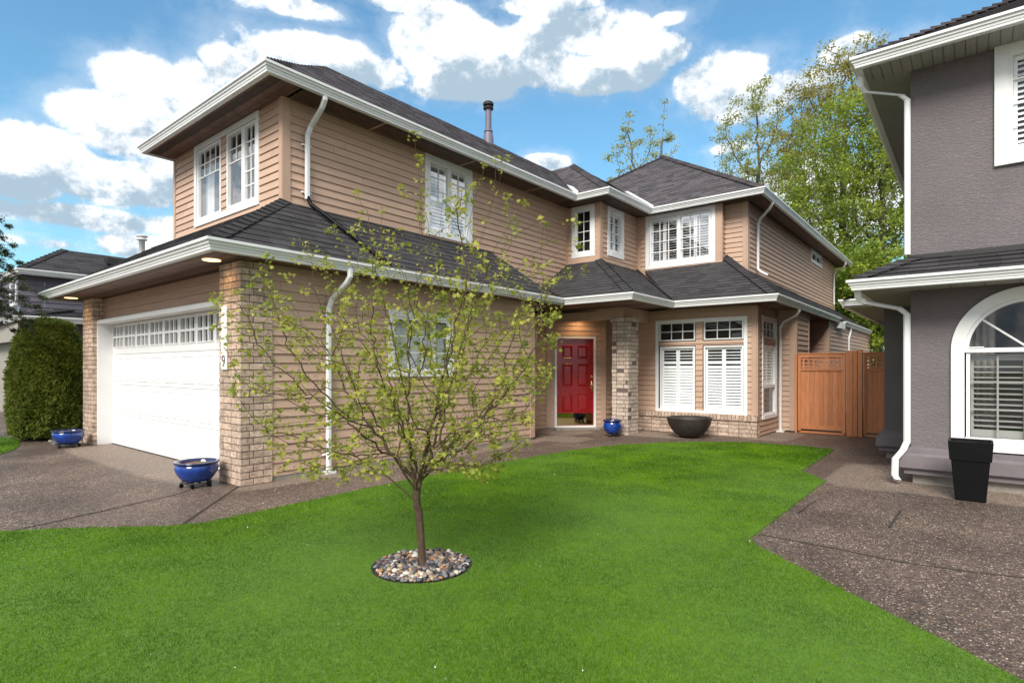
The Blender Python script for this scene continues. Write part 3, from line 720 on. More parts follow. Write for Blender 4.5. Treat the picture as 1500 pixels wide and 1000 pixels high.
# vent pipe
pp = MB(); c = (-9.02, 10.2, 0)
pp.lathe([(.13, 6.70), (.12, 6.92), (.10, 7.03), (.098, 7.04)], c, 20); pp.lathe([(.075, 6.7), (.075, 7.66)], c, 20); pp.lathe([(.098, 7.05), (.11, 7.06), (.098, 7.09), (.075, 7.09)], c, 20)
vp_ = pp.build('vent_pipe', M['pipe'], H, smooth=True)
pp = MB(); pp.lathe([(.075, 7.60), (.12, 7.60), (.125, 7.63), (.08, 7.66), (.08, 7.68), (.125, 7.69), (.13, 7.74), (.10, 7.77), (0, 7.78)], c, 24); pp.build('cap', M['dkmetal'], vp_)
# ---------------------------------------------------------------- windows of the house
window(H, side(XG), *GW, [dict(a0=5.45, a1=6.63, b0=1.35, b1=2.18, cols=4, rows=3, curtain=(5.4, 6.7))], case=.09)
window(H, side(XU), *UWS, [dict(a0=6.86, a1=7.37, b0=3.85, b1=5.09, cols=2, rows=3, glo=4.36, shutter=1, sp=1, tilt=.45, toptilt=.1, div=4.45), dict(a0=7.37, a1=7.88, b0=3.85, b1=5.09, cols=2, rows=3, glo=4.36, shutter=1, sp=1, tilt=.6, toptilt=.15, div=4.45, proud=.02)], case=.10, glassm='glass_strong')
window(H, front(YU), *UWF, [dict(a0=-10.26, a1=-9.38, b0=3.90, b1=5.08, cols=4, rows=2, glo=4.62, curtain=(-10.3, -10.0)), dict(a0=-9.16, a1=-8.62, b0=3.90, b1=5.08, cols=2, rows=2, glo=4.62, proud=.02), dict(a0=-8.62, a1=-8.22, b0=3.90, b1=5.08, cols=2, rows=5, curtain=(-8.6, -8.2))], case=.09, glassm='glass_strong')
bm = MB(); siding(bm, front(YU+.0), rect(-9.36, -9.18, 3.9, 5.09)); bm.build('wall', M['siding'], H)
window(H, front(BY), -7.35, -6.72, 3.98, 5.17, [dict(a0=-7.24, a1=-6.83, b0=4.09, b1=5.06, cols=2, rows=4, sash=.03)], case=.11, sill=False)
window(H, side(BX), 11.62, 12.41, 4.02, 5.17, [dict(a0=11.73, a1=12.30, b0=4.13, b1=5.06, cols=2, rows=4, sash=.03, shutter=1, sp=2, tilt=.1)], case=.11)
window(H, front(PY), *PW, [dict(a0=-6.26, a1=-5.50, b0=3.96, b1=5.08, cols=3, rows=4, shutter=1, sp=2, tilt=.15), dict(a0=-5.50, a1=-4.72, b0=3.96, b1=5.08, cols=3, rows=4, shutter=1, sp=2, tilt=.2, proud=.02)], case=.09, glassm='glass_strong')
window(H, side(WX), *HW, [dict(a0=20.0, a1=20.66, b0=4.84, b1=5.10), dict(a0=20.66, a1=21.32, b0=4.84, b1=5.10)], case=.09)
window(H, front(LY), *LW, [dict(a0=-5.46, a1=-4.64, b0=2.0, b1=2.40, cols=3, rows=2, sash=.025), dict(a0=-4.45, a1=-3.63, b0=2.0, b1=2.40, cols=3, rows=2, sash=.025),
    dict(a0=-5.44, a1=-4.64, b0=.49, b1=1.87, shutter=1, sp=2, tilt=.72, toptilt=.12, div=1.52, sash=.03), dict(a0=-4.45, a1=-3.63, b0=.49, b1=1.87, shutter=1, sp=2, tilt=.6, toptilt=.12, div=1.52, sash=.03)], case=.07)
bm = MB(); siding(bm, front(LY), rect(-4.62, -4.47, .5, 2.4)); siding(bm, front(LY), rect(-5.46, -4.62, 1.89, 1.98)); siding(bm, front(LY), rect(-4.47, -3.62, 1.89, 1.98)); bm.build('wall', M['siding'], H)
window(H, front(LY), *EW, [dict(a0=-6.72, a1=-6.18, b0=.6, b1=2.38, curtain=(-6.7, -6.2))], case=.08)
window(H, side(LX), *SW, [dict(a0=12.36, a1=13.29, b0=2.03, b1=2.41, cols=3, rows=2, sash=.03), dict(a0=12.36, a1=13.29, b0=1.02, b1=1.88, sash=.035, shutter=1, sp=2, tilt=.6), dict(a0=12.36, a1=13.29, b0=.42, b1=1.02, sash=.035)], case=.08)
bm = MB(); siding(bm, side(LX), rect(12.36, 13.29, 1.885, 2.025)); bm.build('wall', M['siding'], H)
window(H, side(-3.55), 14.85, 15.4, .9, 2.2, [dict(a0=14.93, a1=15.32, b0=.98, b1=2.12)], case=.08)
# ---------------------------------------------------------------- front door
f = MB(); f.xf = dxf
f.box(-.485, -.435, .03, 2.13, -.06, .03); f.box(.435, .485, .03, 2.13, -.06, .03); f.box(-.435, .435, 2.08, 2.13, -.06, .03); f.box(-.435, .435, .03, .075, -.06, .04)
fr = f.build('door_frame', M['white'], H, bevel=.003)
dd = MB(); dd.xf = dxf
dd.box(-.434, .434, .076, 2.079, -.06, -.022)
for (a0, a1, b0, b1) in [(-.30, -.06, 1.62, 1.92), (.06, .30, 1.62, 1.92), (-.30, -.06, .98, 1.50), (.06, .30, .98, 1.50), (-.30, -.06, .40, .80), (.06, .30, .40, .80)]:
    # raised panel with bevelled edge and a groove round it
    e_ = .028
    V = [(a0, b0, -.0215), (a1, b0, -.0215), (a1, b1, -.0215), (a0, b1, -.0215), (a0+.012, b0+.012, -.008), (a1-.012, b0+.012, -.008), (a1-.012, b1-.012, -.008), (a0+.012, b1-.012, -.008),
         (a0+e_, b0+e_, -.019), (a1-e_, b0+e_, -.019), (a1-e_, b1-e_, -.019), (a0+e_, b1-e_, -.019), (a0+.055, b0+.055, -.009), (a1-.055, b0+.055, -.009), (a1-.055, b1-.055, -.009), (a0+.055, b1-.055, -.009)]
    F = []
    for q in range(3):
        for i in range(4): F.append((q*4+i, q*4+(i+1) % 4, q*4+4+(i+1) % 4, q*4+4+i))
    F.append((12, 13, 14, 15)); dd.add(V, F)
door = dd.build('front_door', M['red'], H)
kp = MB(); kp.xf = dxf; kp.box(-.42, .42, .085, .36, -.0215, -.0175); kp.build('kick_plate', M['kick'], door)
hd = MB(); hd.xf = dxf
hd.box(.365, .405, 1.17, 1.24, -.022, -.006); hd.box(.36, .41, .93, 1.10, -.022, -.01)
hd.tube([(.385, 1.205, -.01), (.385, 1.205, .02)], .02, 12)
hd.tube([(.385, 1.06, -.01), (.385, 1.07, .035), (.385, 1.02, .045), (.385, .86, .04), (.385, .83, -.015)], .009, 8)
hd.build('handle', M['brass'], door, smooth=True)
# ---------------------------------------------------------------- garage door
gf = MB(); gf.xf = front(YG)
yo = YG-3.257
gf.box(-12.421, -12.395, 0, 2.27, -.11, yo); gf.box(-7.54, -7.48, 0, 2.27, -.11, yo-.06)
gf.box(-12.395, -7.262, 2.205, 2.271, -.11, yo+.001)
gf.build('garage_door_frame', M['white'], H, bevel=.004)
gd = MB(); gd.xf = front(3.50); x0, x1 = -12.40, -7.52; pw = (x1-x0)/8; hh = 2.2; sec = .55
GWN = []
for sct in range(4):
    z0 = sct*sec+.003; z1 = (sct+1)*sec-.003
    if sct < 3:
        gd.box(x0, x1, z0, z1, -.04, 0)
        for i in range(8):
            a0 = x0+i*pw+.045; a1 = a0+pw-.09; b0 = z0+.06; b1 = z1-.06; q = .03
            V = [(a0, b0, .0006), (a1, b0, .0006), (a1, b1, .0006), (a0, b1, .0006), (a0+.012, b0+.012, .012), (a1-.012, b0+.012, .012), (a1-.012, b1-.012, .012), (a0+.012, b1-.012, .012), (a0+q, b0+q, .004), (a1-q, b0+q, .004), (a1-q, b1-q, .004), (a0+q, b1-q, .004), (a0+.06, b0+.06, .011), (a1-.06, b0+.06, .011), (a1-.06, b1-.06, .011), (a0+.06, b1-.06, .011)]
            F = []
            for s_ in range(3):
                for j in range(4): F.append((s_*4+j, s_*4+(j+1) % 4, s_*4+4+(j+1) % 4, s_*4+4+j))
            F.append((12, 13, 14, 15)); gd.add(V, F)
    else:
        wb0, wb1 = 1.78, 2.15
        gd.box(x0, x1, z0, wb0, -.04, 0); gd.box(x0, x1, wb1, z1, -.04, 0)
        for i in range(9):
            xx = x0+i*pw; gd.box(max(x0, xx-.05), min(x1, xx+.05), wb0, wb1, -.04, 0)
        for i in range(8):
            a0 = x0+i*pw+.05; a1 = a0+pw-.10; GWN.append((a0, a1))
            for j in (1, 2): xx = a0+(a1-a0)*j/3; gd.box(xx-.018, xx+.018, wb0, wb1, -.03, .006)
            gd.box(a0, a1, (wb0+wb1)/2-.018, (wb0+wb1)/2+.018, -.0305, .005)
            gd.box(a0-.012, a0+.004, wb0-.012, wb1+.012, .0005, .011); gd.box(a1-.004, a1+.012, wb0-.012, wb1+.012, .0005, .011)
            gd.box(a0+.004, a1-.004, wb1-.004, wb1+.012, .0005, .0105); gd.box(a0+.004, a1-.004, wb0-.012, wb0+.004, .0005, .0105)
gdo = gd.build('garage_door', M['white'], H)
for a0, a1 in GWN:
    gw = MB(); gw.xf = front(3.50); gw.add([(a0, 1.78, -.02), (a1, 1.78, -.02), (a1, 2.15, -.02), (a0, 2.15, -.02)], [(0, 1, 2, 3)])
    gw.build('window', M['glass'], gdo)
bx = MB(); bx.xf = front(3.50); bx.box(x0, x1, 1.7, 2.19, -.6, -.045); bx.f = bx.f[:-1]; bx.r = bx.r[:-1]; bx.build('interior', M['dark'], gdo)
sl = MB(); sl.xf = front(3.50); sl.box(x0, x1, -.002, .012, -.03, .02); sl.build('bottom_seal', M['tar'], gdo)
# ---------------------------------------------------------------- brick piers
masonry(-7.26, -6.70, 3.17, 3.56, 0, SL-.002, H, 'brick_pillar', M['brick'], label='brick pillar at the near corner with the house number plaque')
masonry(-13.0, -12.42, 3.19, 3.50, 0, SL-.002, H, 'brick_pillar', M['brick'], label='far brick pillar beside the clipped hedge')
masonry(-5.92, -5.54, 10.64, 11.08, 0, 2.36, H, 'brick_column', M['brick_grey'], jit=.009, label='pale brick porch column')
masonry(-5.95, -5.51, 10.61, 11.11, 2.36, 2.46, H, 'column_capital', M['brick_grey'], jit=.004)
# low brick base with soldier course
masonry(-6.55, -3.34, LY-.12, LY+.10, 0, .33, H, 'brick_base', M['brick'], jit=.003)
sc = MB(); x = -6.55
while x < -3.40:
    sc.box(x, x+.064, LY-.155+random.uniform(-.003, .003), LY+.02, .335, .445); x += .076
sc.box(-3.40, LX+.045, LY-.15, LY+.02, .335, .445)
sc.build('brick_sill', M['brick'], H)
# number plaque: white board with numerals down the pillar
pq = MB(); pq.xf = front(3.17); pq.box(-7.16, -7.02, 1.38, 2.16, .004, .022); pl = pq.build('number_plaque', M['white'], H, bevel=.004)
for ch, zz in (("9", 1.42),):
    cu = bpy.data.curves.new('numeral', 'FONT'); cu.body = ch; cu.size = .2; cu.align_x = 'CENTER'; cu.extrude = .004
    ob = bpy.data.objects.new('numeral', cu); COL.objects.link(ob)
    dg = bpy.context.evaluated_depsgraph_get(); me = bpy.data.meshes.new_from_object(ob.evaluated_get(dg)); bpy.data.objects.remove(ob)
    no = bpy.data.objects.new('numeral', me); COL.objects.link(no); no.parent = pl
    no.location = (-7.09+7, 3.146-8, zz); no.rotation_euler = (R(90), 0, 0)
    me.materials.clear(); me.materials.append(M['pipe'])
# ---------------------------------------------------------------- downspouts
def spout(name, path, parent, side_, w_=.075, d_=.055, straps=(), sdir_=None, label=None):
    b = MB(); b.ribbon(path, w_, d_, side_)
    for p in straps:
        p = Vector(p); sv_ = Vector(side_); q = sv_.cross(Vector((0, 0, 1)))
        for sg in (-1, 1):
            a = p+sv_*(sg*.055); b.box(a.x-.02, a.x+.02, a.y-.02, a.y+.02, a.z-.012, a.z+.012)
    return b.build(name, M['gutter'], parent, bevel=.004, label=label)
spout('downspout', [(-6.35, 4.44, 2.70), (-6.35, 4.44, 2.60), (-6.40, 4.42, 2.52), (-6.62, 4.35, 2.33), (-6.67, 4.33, 2.2), (-6.67, 4.33, .04)], H, (0, 1, 0), straps=[(-6.69, 4.33, 2.1), (-6.69, 4.33, .25)])
b = MB(); b.box(-6.73, -6.60, 4.26, 4.40, 0, .035); b.build('drain_collar', M['gutter'], H)
spout('downspout', [(-6.98, 4.47, 5.2), (-6.98, 4.47, 5.12), (-7.05, 4.47, 5.03), (-7.36, 4.49, 4.86), (-7.42, 4.47, 4.74), (-7.42, 4.47, 3.82)], H, (0, 1, 0), straps=[(-7.45, 4.47, 4.6), (-7.45, 4.47, 3.92)])
b = MB(); b.tube([(-7.42, 4.47, 3.86), (-7.36, 4.49, 3.74), (-7.2, 4.6, 3.60), (-6.55, 5.05, 2.99), (-6.4, 5.15, 2.86)], .03, 8); b.build('roof_drain_pipe', M['black'], H, smooth=True)
spout('downspout', [(-3.53, 13.72, 5.2), (-3.53, 13.72, 5.13), (-3.60, 13.74, 5.03), (-3.86, 13.95, 4.88), (-3.92, 14.0, 4.76), (-3.92, 14.0, 3.72), (-3.86, 14.0, 3.66), (-3.70, 14.0, 3.56)], H, (0, 1, 0))
spout('downspout', [(-3.53, 23.2, 5.2), (-3.53, 23.2, 5.1), (-3.6, 23.25, 5.0), (-3.85, 23.4, 4.9), (-3.92, 23.4, 4.78), (-3.92, 23.4, 3.7)], H, (0, 1, 0))
spout('downspout', [(-2.9, 13.35, 2.70), (-2.9, 13.35, 2.62), (-2.96, 13.38, 2.54), (-3.22, 13.43, 2.42), (-3.29, 13.44, 2.30), (-3.29, 13.44, .03)], H, (0, 1, 0), w_=.085)
b = MB(); b.box(-3.36, -3.21, 13.34, 13.5, 0, .03); b.build('drain_collar', M['gutter'], H)
spout('downspout', [(-2.93, 20.2, 2.68), (-2.93, 20.2, 2.55), (-2.95, 20, 2.3), (-2.95, 20, 2.1), (-2.95, 20, .05)], H, (0, 1, 0))
b = MB(); b.box(-2.99, -2.87, 18.05, 18.85, 2.52, 2.70); b.build('fascia_board', M['white'], H)
# recessed lights
def rlight(x, y, z, e_=3.5):
    b = MB(); b.lathe([(0, -.004), (.075, -.004)], (x, y, z), 20); b.lathe([(.075, -.006), (.1, -.008), (.1, 0)], (x, y, z), 20); o = b.build('ceiling_light', M['lamp'], H)
    l = bpy.data.lights.new('ceiling_lamp', 'SPOT'); l.energy = e_; l.color = (1, .6, .28); l.spot_size = R(150); l.spot_blend = .8; l.shadow_soft_size = .06
    q = bpy.data.objects.new('ceiling_lamp', l); COL.objects.link(q); q.location = (x+7, y-8, z-.03); q.parent = H
rlight(-6.98, 2.96, SL-.002); rlight(-12.75, 2.95, SL-.002); rlight(-6.92, 10.95, 2.62, 6)

# ================================================================ RIGHT GREY HOUSE
G = thing('grey_house', (1.5, 8.6, 0), 'grey violet stucco house with arched window, cut off by the right edge', 'house')
gx, gy = -.59, 8.45
AC = (.50, 1.61); AR = .70     # arch centre and outer radius
def archwall(b, y, x0, x1, z0, z1):
    b.xf = front(y); ri = AR-.06; n = 24
    wx0, wx1, wz0 = AC[0]-ri, AC[0]+ri, .56
    b.add([(x0, z0, 0), (wx0, z0, 0), (wx0, z1, 0), (x0, z1, 0)], [(0, 1, 2, 3)]); b.add([(wx1, z0, 0), (x1, z0, 0), (x1, z1, 0), (wx1, z1, 0)], [(0, 1, 2, 3)])
    b.add([(wx0, z0, 0), (wx1, z0, 0), (wx1, wz0, 0), (wx0, wz0, 0)], [(0, 1, 2, 3)])
    for i in range(n):
        a = math.pi*(1-i/n); c_ = math.pi*(1-(i+1)/n); xa, za = AC[0]+ri*math.cos(a), AC[1]+ri*math.sin(a); xb, zb = AC[0]+ri*math.cos(c_), AC[1]+ri*math.sin(c_)
        b.add([(xa, za, 0), (xb, zb, 0), (xb, z1, 0), (xa, z1, 0)], [(0, 1, 2, 3)])
    b.xf = None
b = MB(); archwall(b, gy, gx, 7, .3, 2.45)
vq(b, (gx, 8.449), (gx, 10.52), .3, 2.45); vq(b, (-1.07, 10.52), (gx, 10.52), .3, 2.45); vq(b, (-1.07, 10.52), (-1.07, 20), .3, 2.45)
UWR = (.19, 1.6, 3.68, 5.05)
b.xf = front(gy)
for c_ in cells(rect(gx, 7, 2.70, 5.05), [(.28, 1.52, 3.76, 4.97)]): b.add([(x, z, 0) for x, z in c_], [tuple(range(len(c_)))])
b.xf = None
vq(b, (gx, gy), (gx, 20), 2.5, 5.05); vq(b, (7, gy), (7, 20), 0, 5.05); vq(b, (-1.07, 20), (7, 20), 0, 5.05)
b.build('wall', M['stucco'], G)
b = MB()
def mould(b, x0, x1, y, xs=None):
    # stepped plinth moulding, front facing; profile (proud, z)
    pr = [(0, .44), (.045, .42), (.05, .375), (.05, .37), (.075, .35), (.10, .34), (.105, .20), (.10, .19), (.06, .185), (.06, .12), (0, .12)]
    n = len(pr)
    A = [(x0-p if xs else x0, y-p, z) for p, z in pr]; B = [(x1, y-p, z) for p, z in pr]
    b.add(A+B, [(i, n+i, n+i+1, i+1) for i in range(n-1)])
    C_ = [(x0-p, xs, z) for p, z in pr]
    b.add(A+C_, [(i+1, n+i+1, n+i, i) for i in range(n-1)])
mould(b, gx, 7, gy, 10.5); mould(b, -1.07, gx, 10.52, 19)
b.build('plinth_moulding', M['stucco_mould'], G)
b = MB(); b.box(gx+.02, 7, gy+.02, gy+.4, 0, .2); b.box(-1.05, gx+.1, 10.54, 10.8, 0, .2); b.box(-1.05, -.8, 10.8, 19, 0, .2); b.box(gx+.02, gx+.3, gy+.4, 10.54, 0, .2); b.build('foundation', M['concrete'], G)
# eaves
b = MB(); gutter(b, [(-1.19, 10.0), (-1.19, 7.85), (7.2, 7.85)], 2.46, h=.125); gutter(b, [(-1.62, 19.5), (-1.62, 10.0), (-1.19, 10.0)], 2.46, h=.125)
b.build('gutter', M['gutter'], G, label='gutter of the low front roof')
b = MB(); gutter(b, [(-1.16, 20), (-1.16, 7.88), (7.2, 7.88)], 5.14, h=.125); b.build('gutter', M['gutter'], G, label='gutter of the upper roof')
b = MB()
planks(b, [(-1.09, 7.95), (7.2, 7.95), (7.2, gy), (-1.09, gy)], 2.342, 1, .3); planks(b, [(-1.55, 10.0), (-.5, 10.0), (-.5, 20), (-1.55, 20)], 2.342, 0, .3); planks(b, [(-1.09, gy), (gx, gy), (gx, 10.0), (-1.09, 10.0)], 2.342, 0, .3)
planks(b, [(-1.06, 7.98), (7.2, 7.98), (7.2, gy), (-1.06, gy)], 5.02, 1, .1); planks(b, [(-1.06, gy), (gx, gy), (gx, 20), (-1.06, 20)], 5.02, 0, .3)
b.build('soffit', M['soffit_grey'], G)
b = MB()
shingles(b, [(-1.11, 7.93, 2.45), (7.2, 7.93, 2.45), (7.2, gy, 2.71), (gx, gy, 2.71)], (1, 0, 0), tabw=(.16, .36), lift=.011)
shingles(b, [(-1.11, 10.0, 2.45), (-1.11, 7.93, 2.45), (gx, gy, 2.71), (gx, 10.0, 2.71)], (0, -1, 0))
shingles(b, [(-1.54, 20, 2.45), (-1.54, 9.93, 2.45), (gx, 10.4, 2.9), (gx, 20, 2.9)], (0, -1, 0)); 
ridge(b, (-1.11, 7.93, 2.46), (gx, gy, 2.72), (1, 0, 0), (0, 1, 0), w=.14)
b.build('roof', M['shingle'], G, label='strip of dark shingles between the storeys')
b = MB(); shingles(b, [(-1.08, 7.96, 5.13), (7.2, 7.96, 5.13), (7.2, 12, 7.4), (2.96, 12, 7.4)], (1, 0, 0), lift=.014); shingles(b, [(-1.08, 20, 5.13), (-1.08, 7.96, 5.13), (2.96, 12, 7.4), (2.96, 16, 7.4)], (0, -1, 0))
ridge(b, (-1.08, 7.96, 5.14), (2.96, 12, 7.42), (1, 0, 0), (0, 1, 0), w=.14)
b.build('roof', M['shingle2'], G, label='upper roof')
b = MB(); b.box(gx-.004, 7, gy-.012, gy-.002, 2.70, 2.775); b.build('flashing', M['dkmetal'], G)
window(G, front(gy), *UWR, [dict(a0=.31, a1=1.48, b0=3.80, b1=4.93, cols=4, rows=4, shutter=1, sp=3, tilt=.5)], case=.12, proud=.035)
# arched window
f = MB(); f.xf = front(gy); n = 32
def archring(f, r0, r1, c0, c1):
    vs = []; fs = []
    for i in range(n+1):
        a = math.pi*(1-i/n)
        for (r_, c_) in ((r1, c0), (r1, c1), (r0, c1), (r0, c0)): vs.append((AC[0]+r_*math.cos(a), AC[1]+r_*math.sin(a), c_))
    for i in range(n):
        for k_ in range(4): fs.append((i*4+k_, i*4+(k_+1) % 4, i*4+4+(k_+1) % 4, i*4+4+k_))
    f.add(vs, fs)
archring(f, AR-.125, AR, -.02, .04); archring(f, AR-.165, AR-.125, -.07, .015)
L0, L1 = AC[0]-AR, AC[0]+AR
f.box(L0, L0+.125, .45, AC[1], -.02, .04); f.box(L1-.125, L1, .45, AC[1], -.02, .04); f.box(L0+.125, L1-.125, .45, .57, -.02, .045)
f.box(L0+.125, L1-.125, AC[1]-.03, AC[1]+.02, -.06, .03); f.box(L0+.16, L0+.30, AC[1]+.02, AC[1]+.035, 0, .04)
for sg in (-1, 1):
    a0, a1 = (AC[0]-.56, AC[0]-.0) if sg < 0 else (AC[0]+.0, AC[0]+.56)
    f.box(a0, a0+.035, .575, AC[1]-.035, -.06, .01); f.box(a1-.035, a1, .575, AC[1]-.035, -.06, .01)
f.box(AC[0]-.57, AC[0]+.57, .572, .60, -.06, .02)
for ang in (140, 90, 40):
    a = R(ang); p = Vector((math.cos(a), math.sin(a))); q = Vector((-p.y, p.x))*.010; A = Vector(AC)+p*.03; B = Vector(AC)+p*(AR-.15)
    f.add([(A.x-q.x, A.y-q.y, -.035), (A.x+q.x, A.y+q.y, -.035), (B.x+q.x, B.y+q.y, -.035), (B.x-q.x, B.y-q.y, -.035), (A.x-q.x, A.y-q.y, -.015), (A.x+q.x, A.y+q.y, -.015), (B.x+q.x, B.y+q.y, -.015), (B.x-q.x, B.y-q.y, -.015)], [(0, 1, 2, 3), (4, 5, 6, 7), (0, 4, 7, 3), (1, 5, 6, 2), (3, 7, 6, 2)])
aw = f.build('arched_window', M['white'], G, bevel=.003)
f = MB(); f.xf = front(gy)
for (a0, a1) in ((AC[0]-.525, AC[0]-.035), (AC[0]+.035, AC[0]+.525)):
    for b0, b1 in ((.61, AC[1]-.05),):
        f.box((a0+a1)/2-.009, (a0+a1)/2+.009, b0, b1, -.045, -.03)
        for j in (1, 2): zz = b0+(b1-b0)*j/3; f.box(a0, a1, zz-.009, zz+.009, -.0445, -.0305)
f.build('muntin', M['soffit_grey'], aw)
g_ = MB(); g_.xf = front(gy); g_.add([(AC[0]-.56, .58, -.03), (AC[0]+.56, .58, -.03), (AC[0]+.56, AC[1], -.03), (AC[0]-.56, AC[1], -.03)], [(0, 1, 2, 3)])
g_.add([(AC[0]+.56*math.cos(math.pi*i/20), AC[1]+.56*math.sin(math.pi*i/20), -.03) for i in range(21)], [tuple(range(21))]); g_.build('pane', M['glass'], aw)
f = MB(); f.xf = front(gy)
for (u0, u1) in ((AC[0]-.52, AC[0]-.03), (AC[0]+.03, AC[0]+.52)):
    f.box(u0, u0+.03, .60, 1.56, -.12, -.095); f.box(u1-.03, u1, .60, 1.56, -.12, -.095); f.box(u0+.03, u1-.03, .60, .69, -.12, -.095); f.box(u0+.03, u1-.03, 1.49, 1.56, -.12, -.095)
    for i in range(12):
        y = .73+i*.062; f.add([(u0+.03, y-.005, -.078), (u1-.03, y-.005, -.078), (u1-.03, y+.008, -.135), (u0+.03, y+.008, -.135), (u0+.03, y+.001, -.078), (u1-.03, y+.001, -.078), (u1-.03, y+.014, -.135), (u0+.03, y+.014, -.135)], [(0, 1, 2, 3), (7, 6, 5, 4), (0, 4, 5, 1)])
f.build('shutter', M['soffit_grey'], aw)
f = MB(); f.xf = front(gy); vs = []
for i in range(17): vs += [(AC[0]-.55+i*.016, .58, -.3+.02*math.sin(i*1.6)), (AC[0]-.55+i*.016, AC[1]+.45, -.3+.02*math.sin(i*1.6))]
f.add(vs, [(2*i, 2*i+2, 2*i+3, 2*i+1) for i in range(16)]); f.build('curtain', M['beige'], aw)
f = MB(); f.xf = front(gy); f.box(AC[0]-.8, AC[0]+.8, .45, 2.4, -.8, -.14); f.f = f.f[:-1]; f.r = f.r[:-1]; f.build('reveal', M['dark'], aw)
# downspouts
spout('downspout', [(-1.09, 8.02, 2.38), (-1.09, 8.05, 2.27), (-1.05, 8.10, 2.21), (-.70, 8.39, 2.13), (-.625, 8.43, 2.06), (-.625, 8.43, .50), (-.66, 8.38, .40), (-.73, 8.28, .30), (-.735, 8.27, .10), (-.70, 8.24, .05)], G, (1, 0, 0), w_=.075)
spout('downspout', [(-1.08, 8.20, 5.05), (-1.08, 8.22, 4.90), (-1.04, 8.26, 4.84), (-.68, 8.40, 4.74), (-.62, 8.42, 4.67), (-.62, 8.42, 2.78)], G, (1, 0, 0), w_=.065)
# ================================================================ FENCE
FN = thing('wooden_fence', (-1.3, 13.5, 0), 'cedar fence panel and post beside the gate, against the grey house', 'fence')
GT = thing('wooden_gate', (-2.5, 13.5, 0), 'cedar gate with lattice top beside the tan house', 'gate')
def panel(parent, x0, x1, nb, zt=1.70, zb=.05):
    y = 13.5
    f = MB(); st = .06
    f.box(x0, x0+st, y-.03, y+.03, zb, zt); f.box(x1-st, x1, y-.03, y+.03, zb, zt)
    for a, b_ in ((zb+.04, zb+.12), (1.34, 1.40), (zt-.07, zt)): f.box(x0+st, x1-st, y-.032, y+.028, a, b_)
    f.box(x0-.01, x1+.01, y-.045, y+.04, zt, zt+.022)
    f.build('frame', M['cedar'], parent, bevel=.003)
    f = MB(); w_ = (x1-x0-2*st)/nb
    for i in range(nb): f.box(x0+st+i*w_+.0015, x0+st+(i+1)*w_-.0015, y-.012, y+.008, zb+.12, 1.34)
    f.build('board_panel', M['cedar'], parent)
    f = MB(); n = int((x1-x0-2*st)/.095); sx = (x1-x0-2*st)/n
    for i in range(n): f.box(x0+st+(i+.5)*sx-.019, x0+st+(i+.5)*sx+.019, y-.012, y-.002, 1.40, zt-.07)
    for j in range(3): z = 1.40+(zt-.07-1.40)*(j+.5)/3; f.box(x0+st, x1-st, y-.001, y+.009, z-.017, z+.017)
    f.build('lattice', M['cedar'], parent)
    f = MB(); f.box(x0+.02, x1-.02, y-.01, y+.03, 0.005, zb); f.build('kickboard', M['cedar'], parent)
panel(GT, -2.95, -2.05, 9)
b = MB()
for x in (-2.92, -2.08): pass
b.box(-3.0, -2.962, 13.44, 13.5, 0, 1.68); b.build('hinge_post', M['cedar'], GT)
panel(FN, -1.73, -.95, 7)
for a, c_ in ((-2.025, -1.91), (-1.905, -1.83), (-1.825, -1.745)):
    b = MB(); b.box(a, c_, 13.42+random.random()*.02, 13.55, 0, 1.76); b.build('post', M['cedar'], FN, bevel=.004)
b = MB(); b.box(-1.335, -1.30, 13.36, 13.4, 1.2, 1.72); o = b.build('marker_post', M['white'], None); tag(o, 'thin white post at the fence top close to the grey wall', 'post')
b2 = MB(); b2.box(-1.335, -1.30, 13.36, 13.4, 0, 1.2); bo = b2.build('lower_section', M['dkmetal'], o)

# ================================================================ LEFT NEIGHBOUR
NH = thing('neighbour_house', (-22, 6, 0), 'grey violet sided house behind the hedge at the left edge', 'house')
w = MB(); ux, uy = -21.5, 3.75
siding(w, side(ux), rect(uy, 12, 2.7, 4.14), e=.16, t=.02)
siding(w, front(uy), rect(-26, ux, 2.7, 4.14), e=.16, t=.02)
siding(w, side(-20.2), rect(3.5, 12, 0, 2.7), e=.16, t=.02)
w.build('wall', M['nsiding'], NH)
b = MB(); b.xf = front(3.5)
for c_ in cells(rect(-27, -20.2, 0, 2.7), [(-25.5, -20.9, 0, 2.15)]): b.add([(x, z, 0) for x, z in c_], [tuple(range(len(c_)))])
b.build('garage_wall', M['beige'], NH)
b = MB(); b.xf = front(3.5); b.box(-25.7, -20.8, 0, 2.3, -.35, -.3); b.build('garage_door', M['beige'], NH)
b = MB(); gutter(b, [(-27, 3.0), (-19.72, 3.42), (-19.72, 12)], 2.82, h=.16, w=.14); gutter(b, [(-24.0, 3.5), (-21.1, 3.62), (-21.1, 12)], 4.26, h=.16, w=.14); b.build('gutter', M['gutter'], NH)
b = MB()
shingles(b, [(-27, 3.1, 2.8), (-19.8, 3.5, 2.8), (-21.5, 4.2, 3.12), (-27, 4.2, 3.12)], (1, 0, 0), e=.15, tabw=(.2, .5), lift=.007)
shingles(b, [(-19.8, 3.5, 2.8), (-19.8, 12, 2.8), (-21.5, 12, 3.12), (-21.5, 4.2, 3.12)], (0, 1, 0), e=.15, tabw=(.2, .5), lift=.007)
shingles(b, [(-24.0, 3.55, 4.25), (-21.15, 3.67, 4.25), (-22.5, 5.0, 5.16)], (1, 0, 0), e=.14, tabw=(.2, .5), lift=.007)
shingles(b, [(-21.15, 3.67, 4.25), (-21.15, 12, 4.25), (-22.5, 12, 5.16), (-22.5, 5.0, 5.16)], (0, 1, 0), e=.14, tabw=(.2, .5), lift=.007)
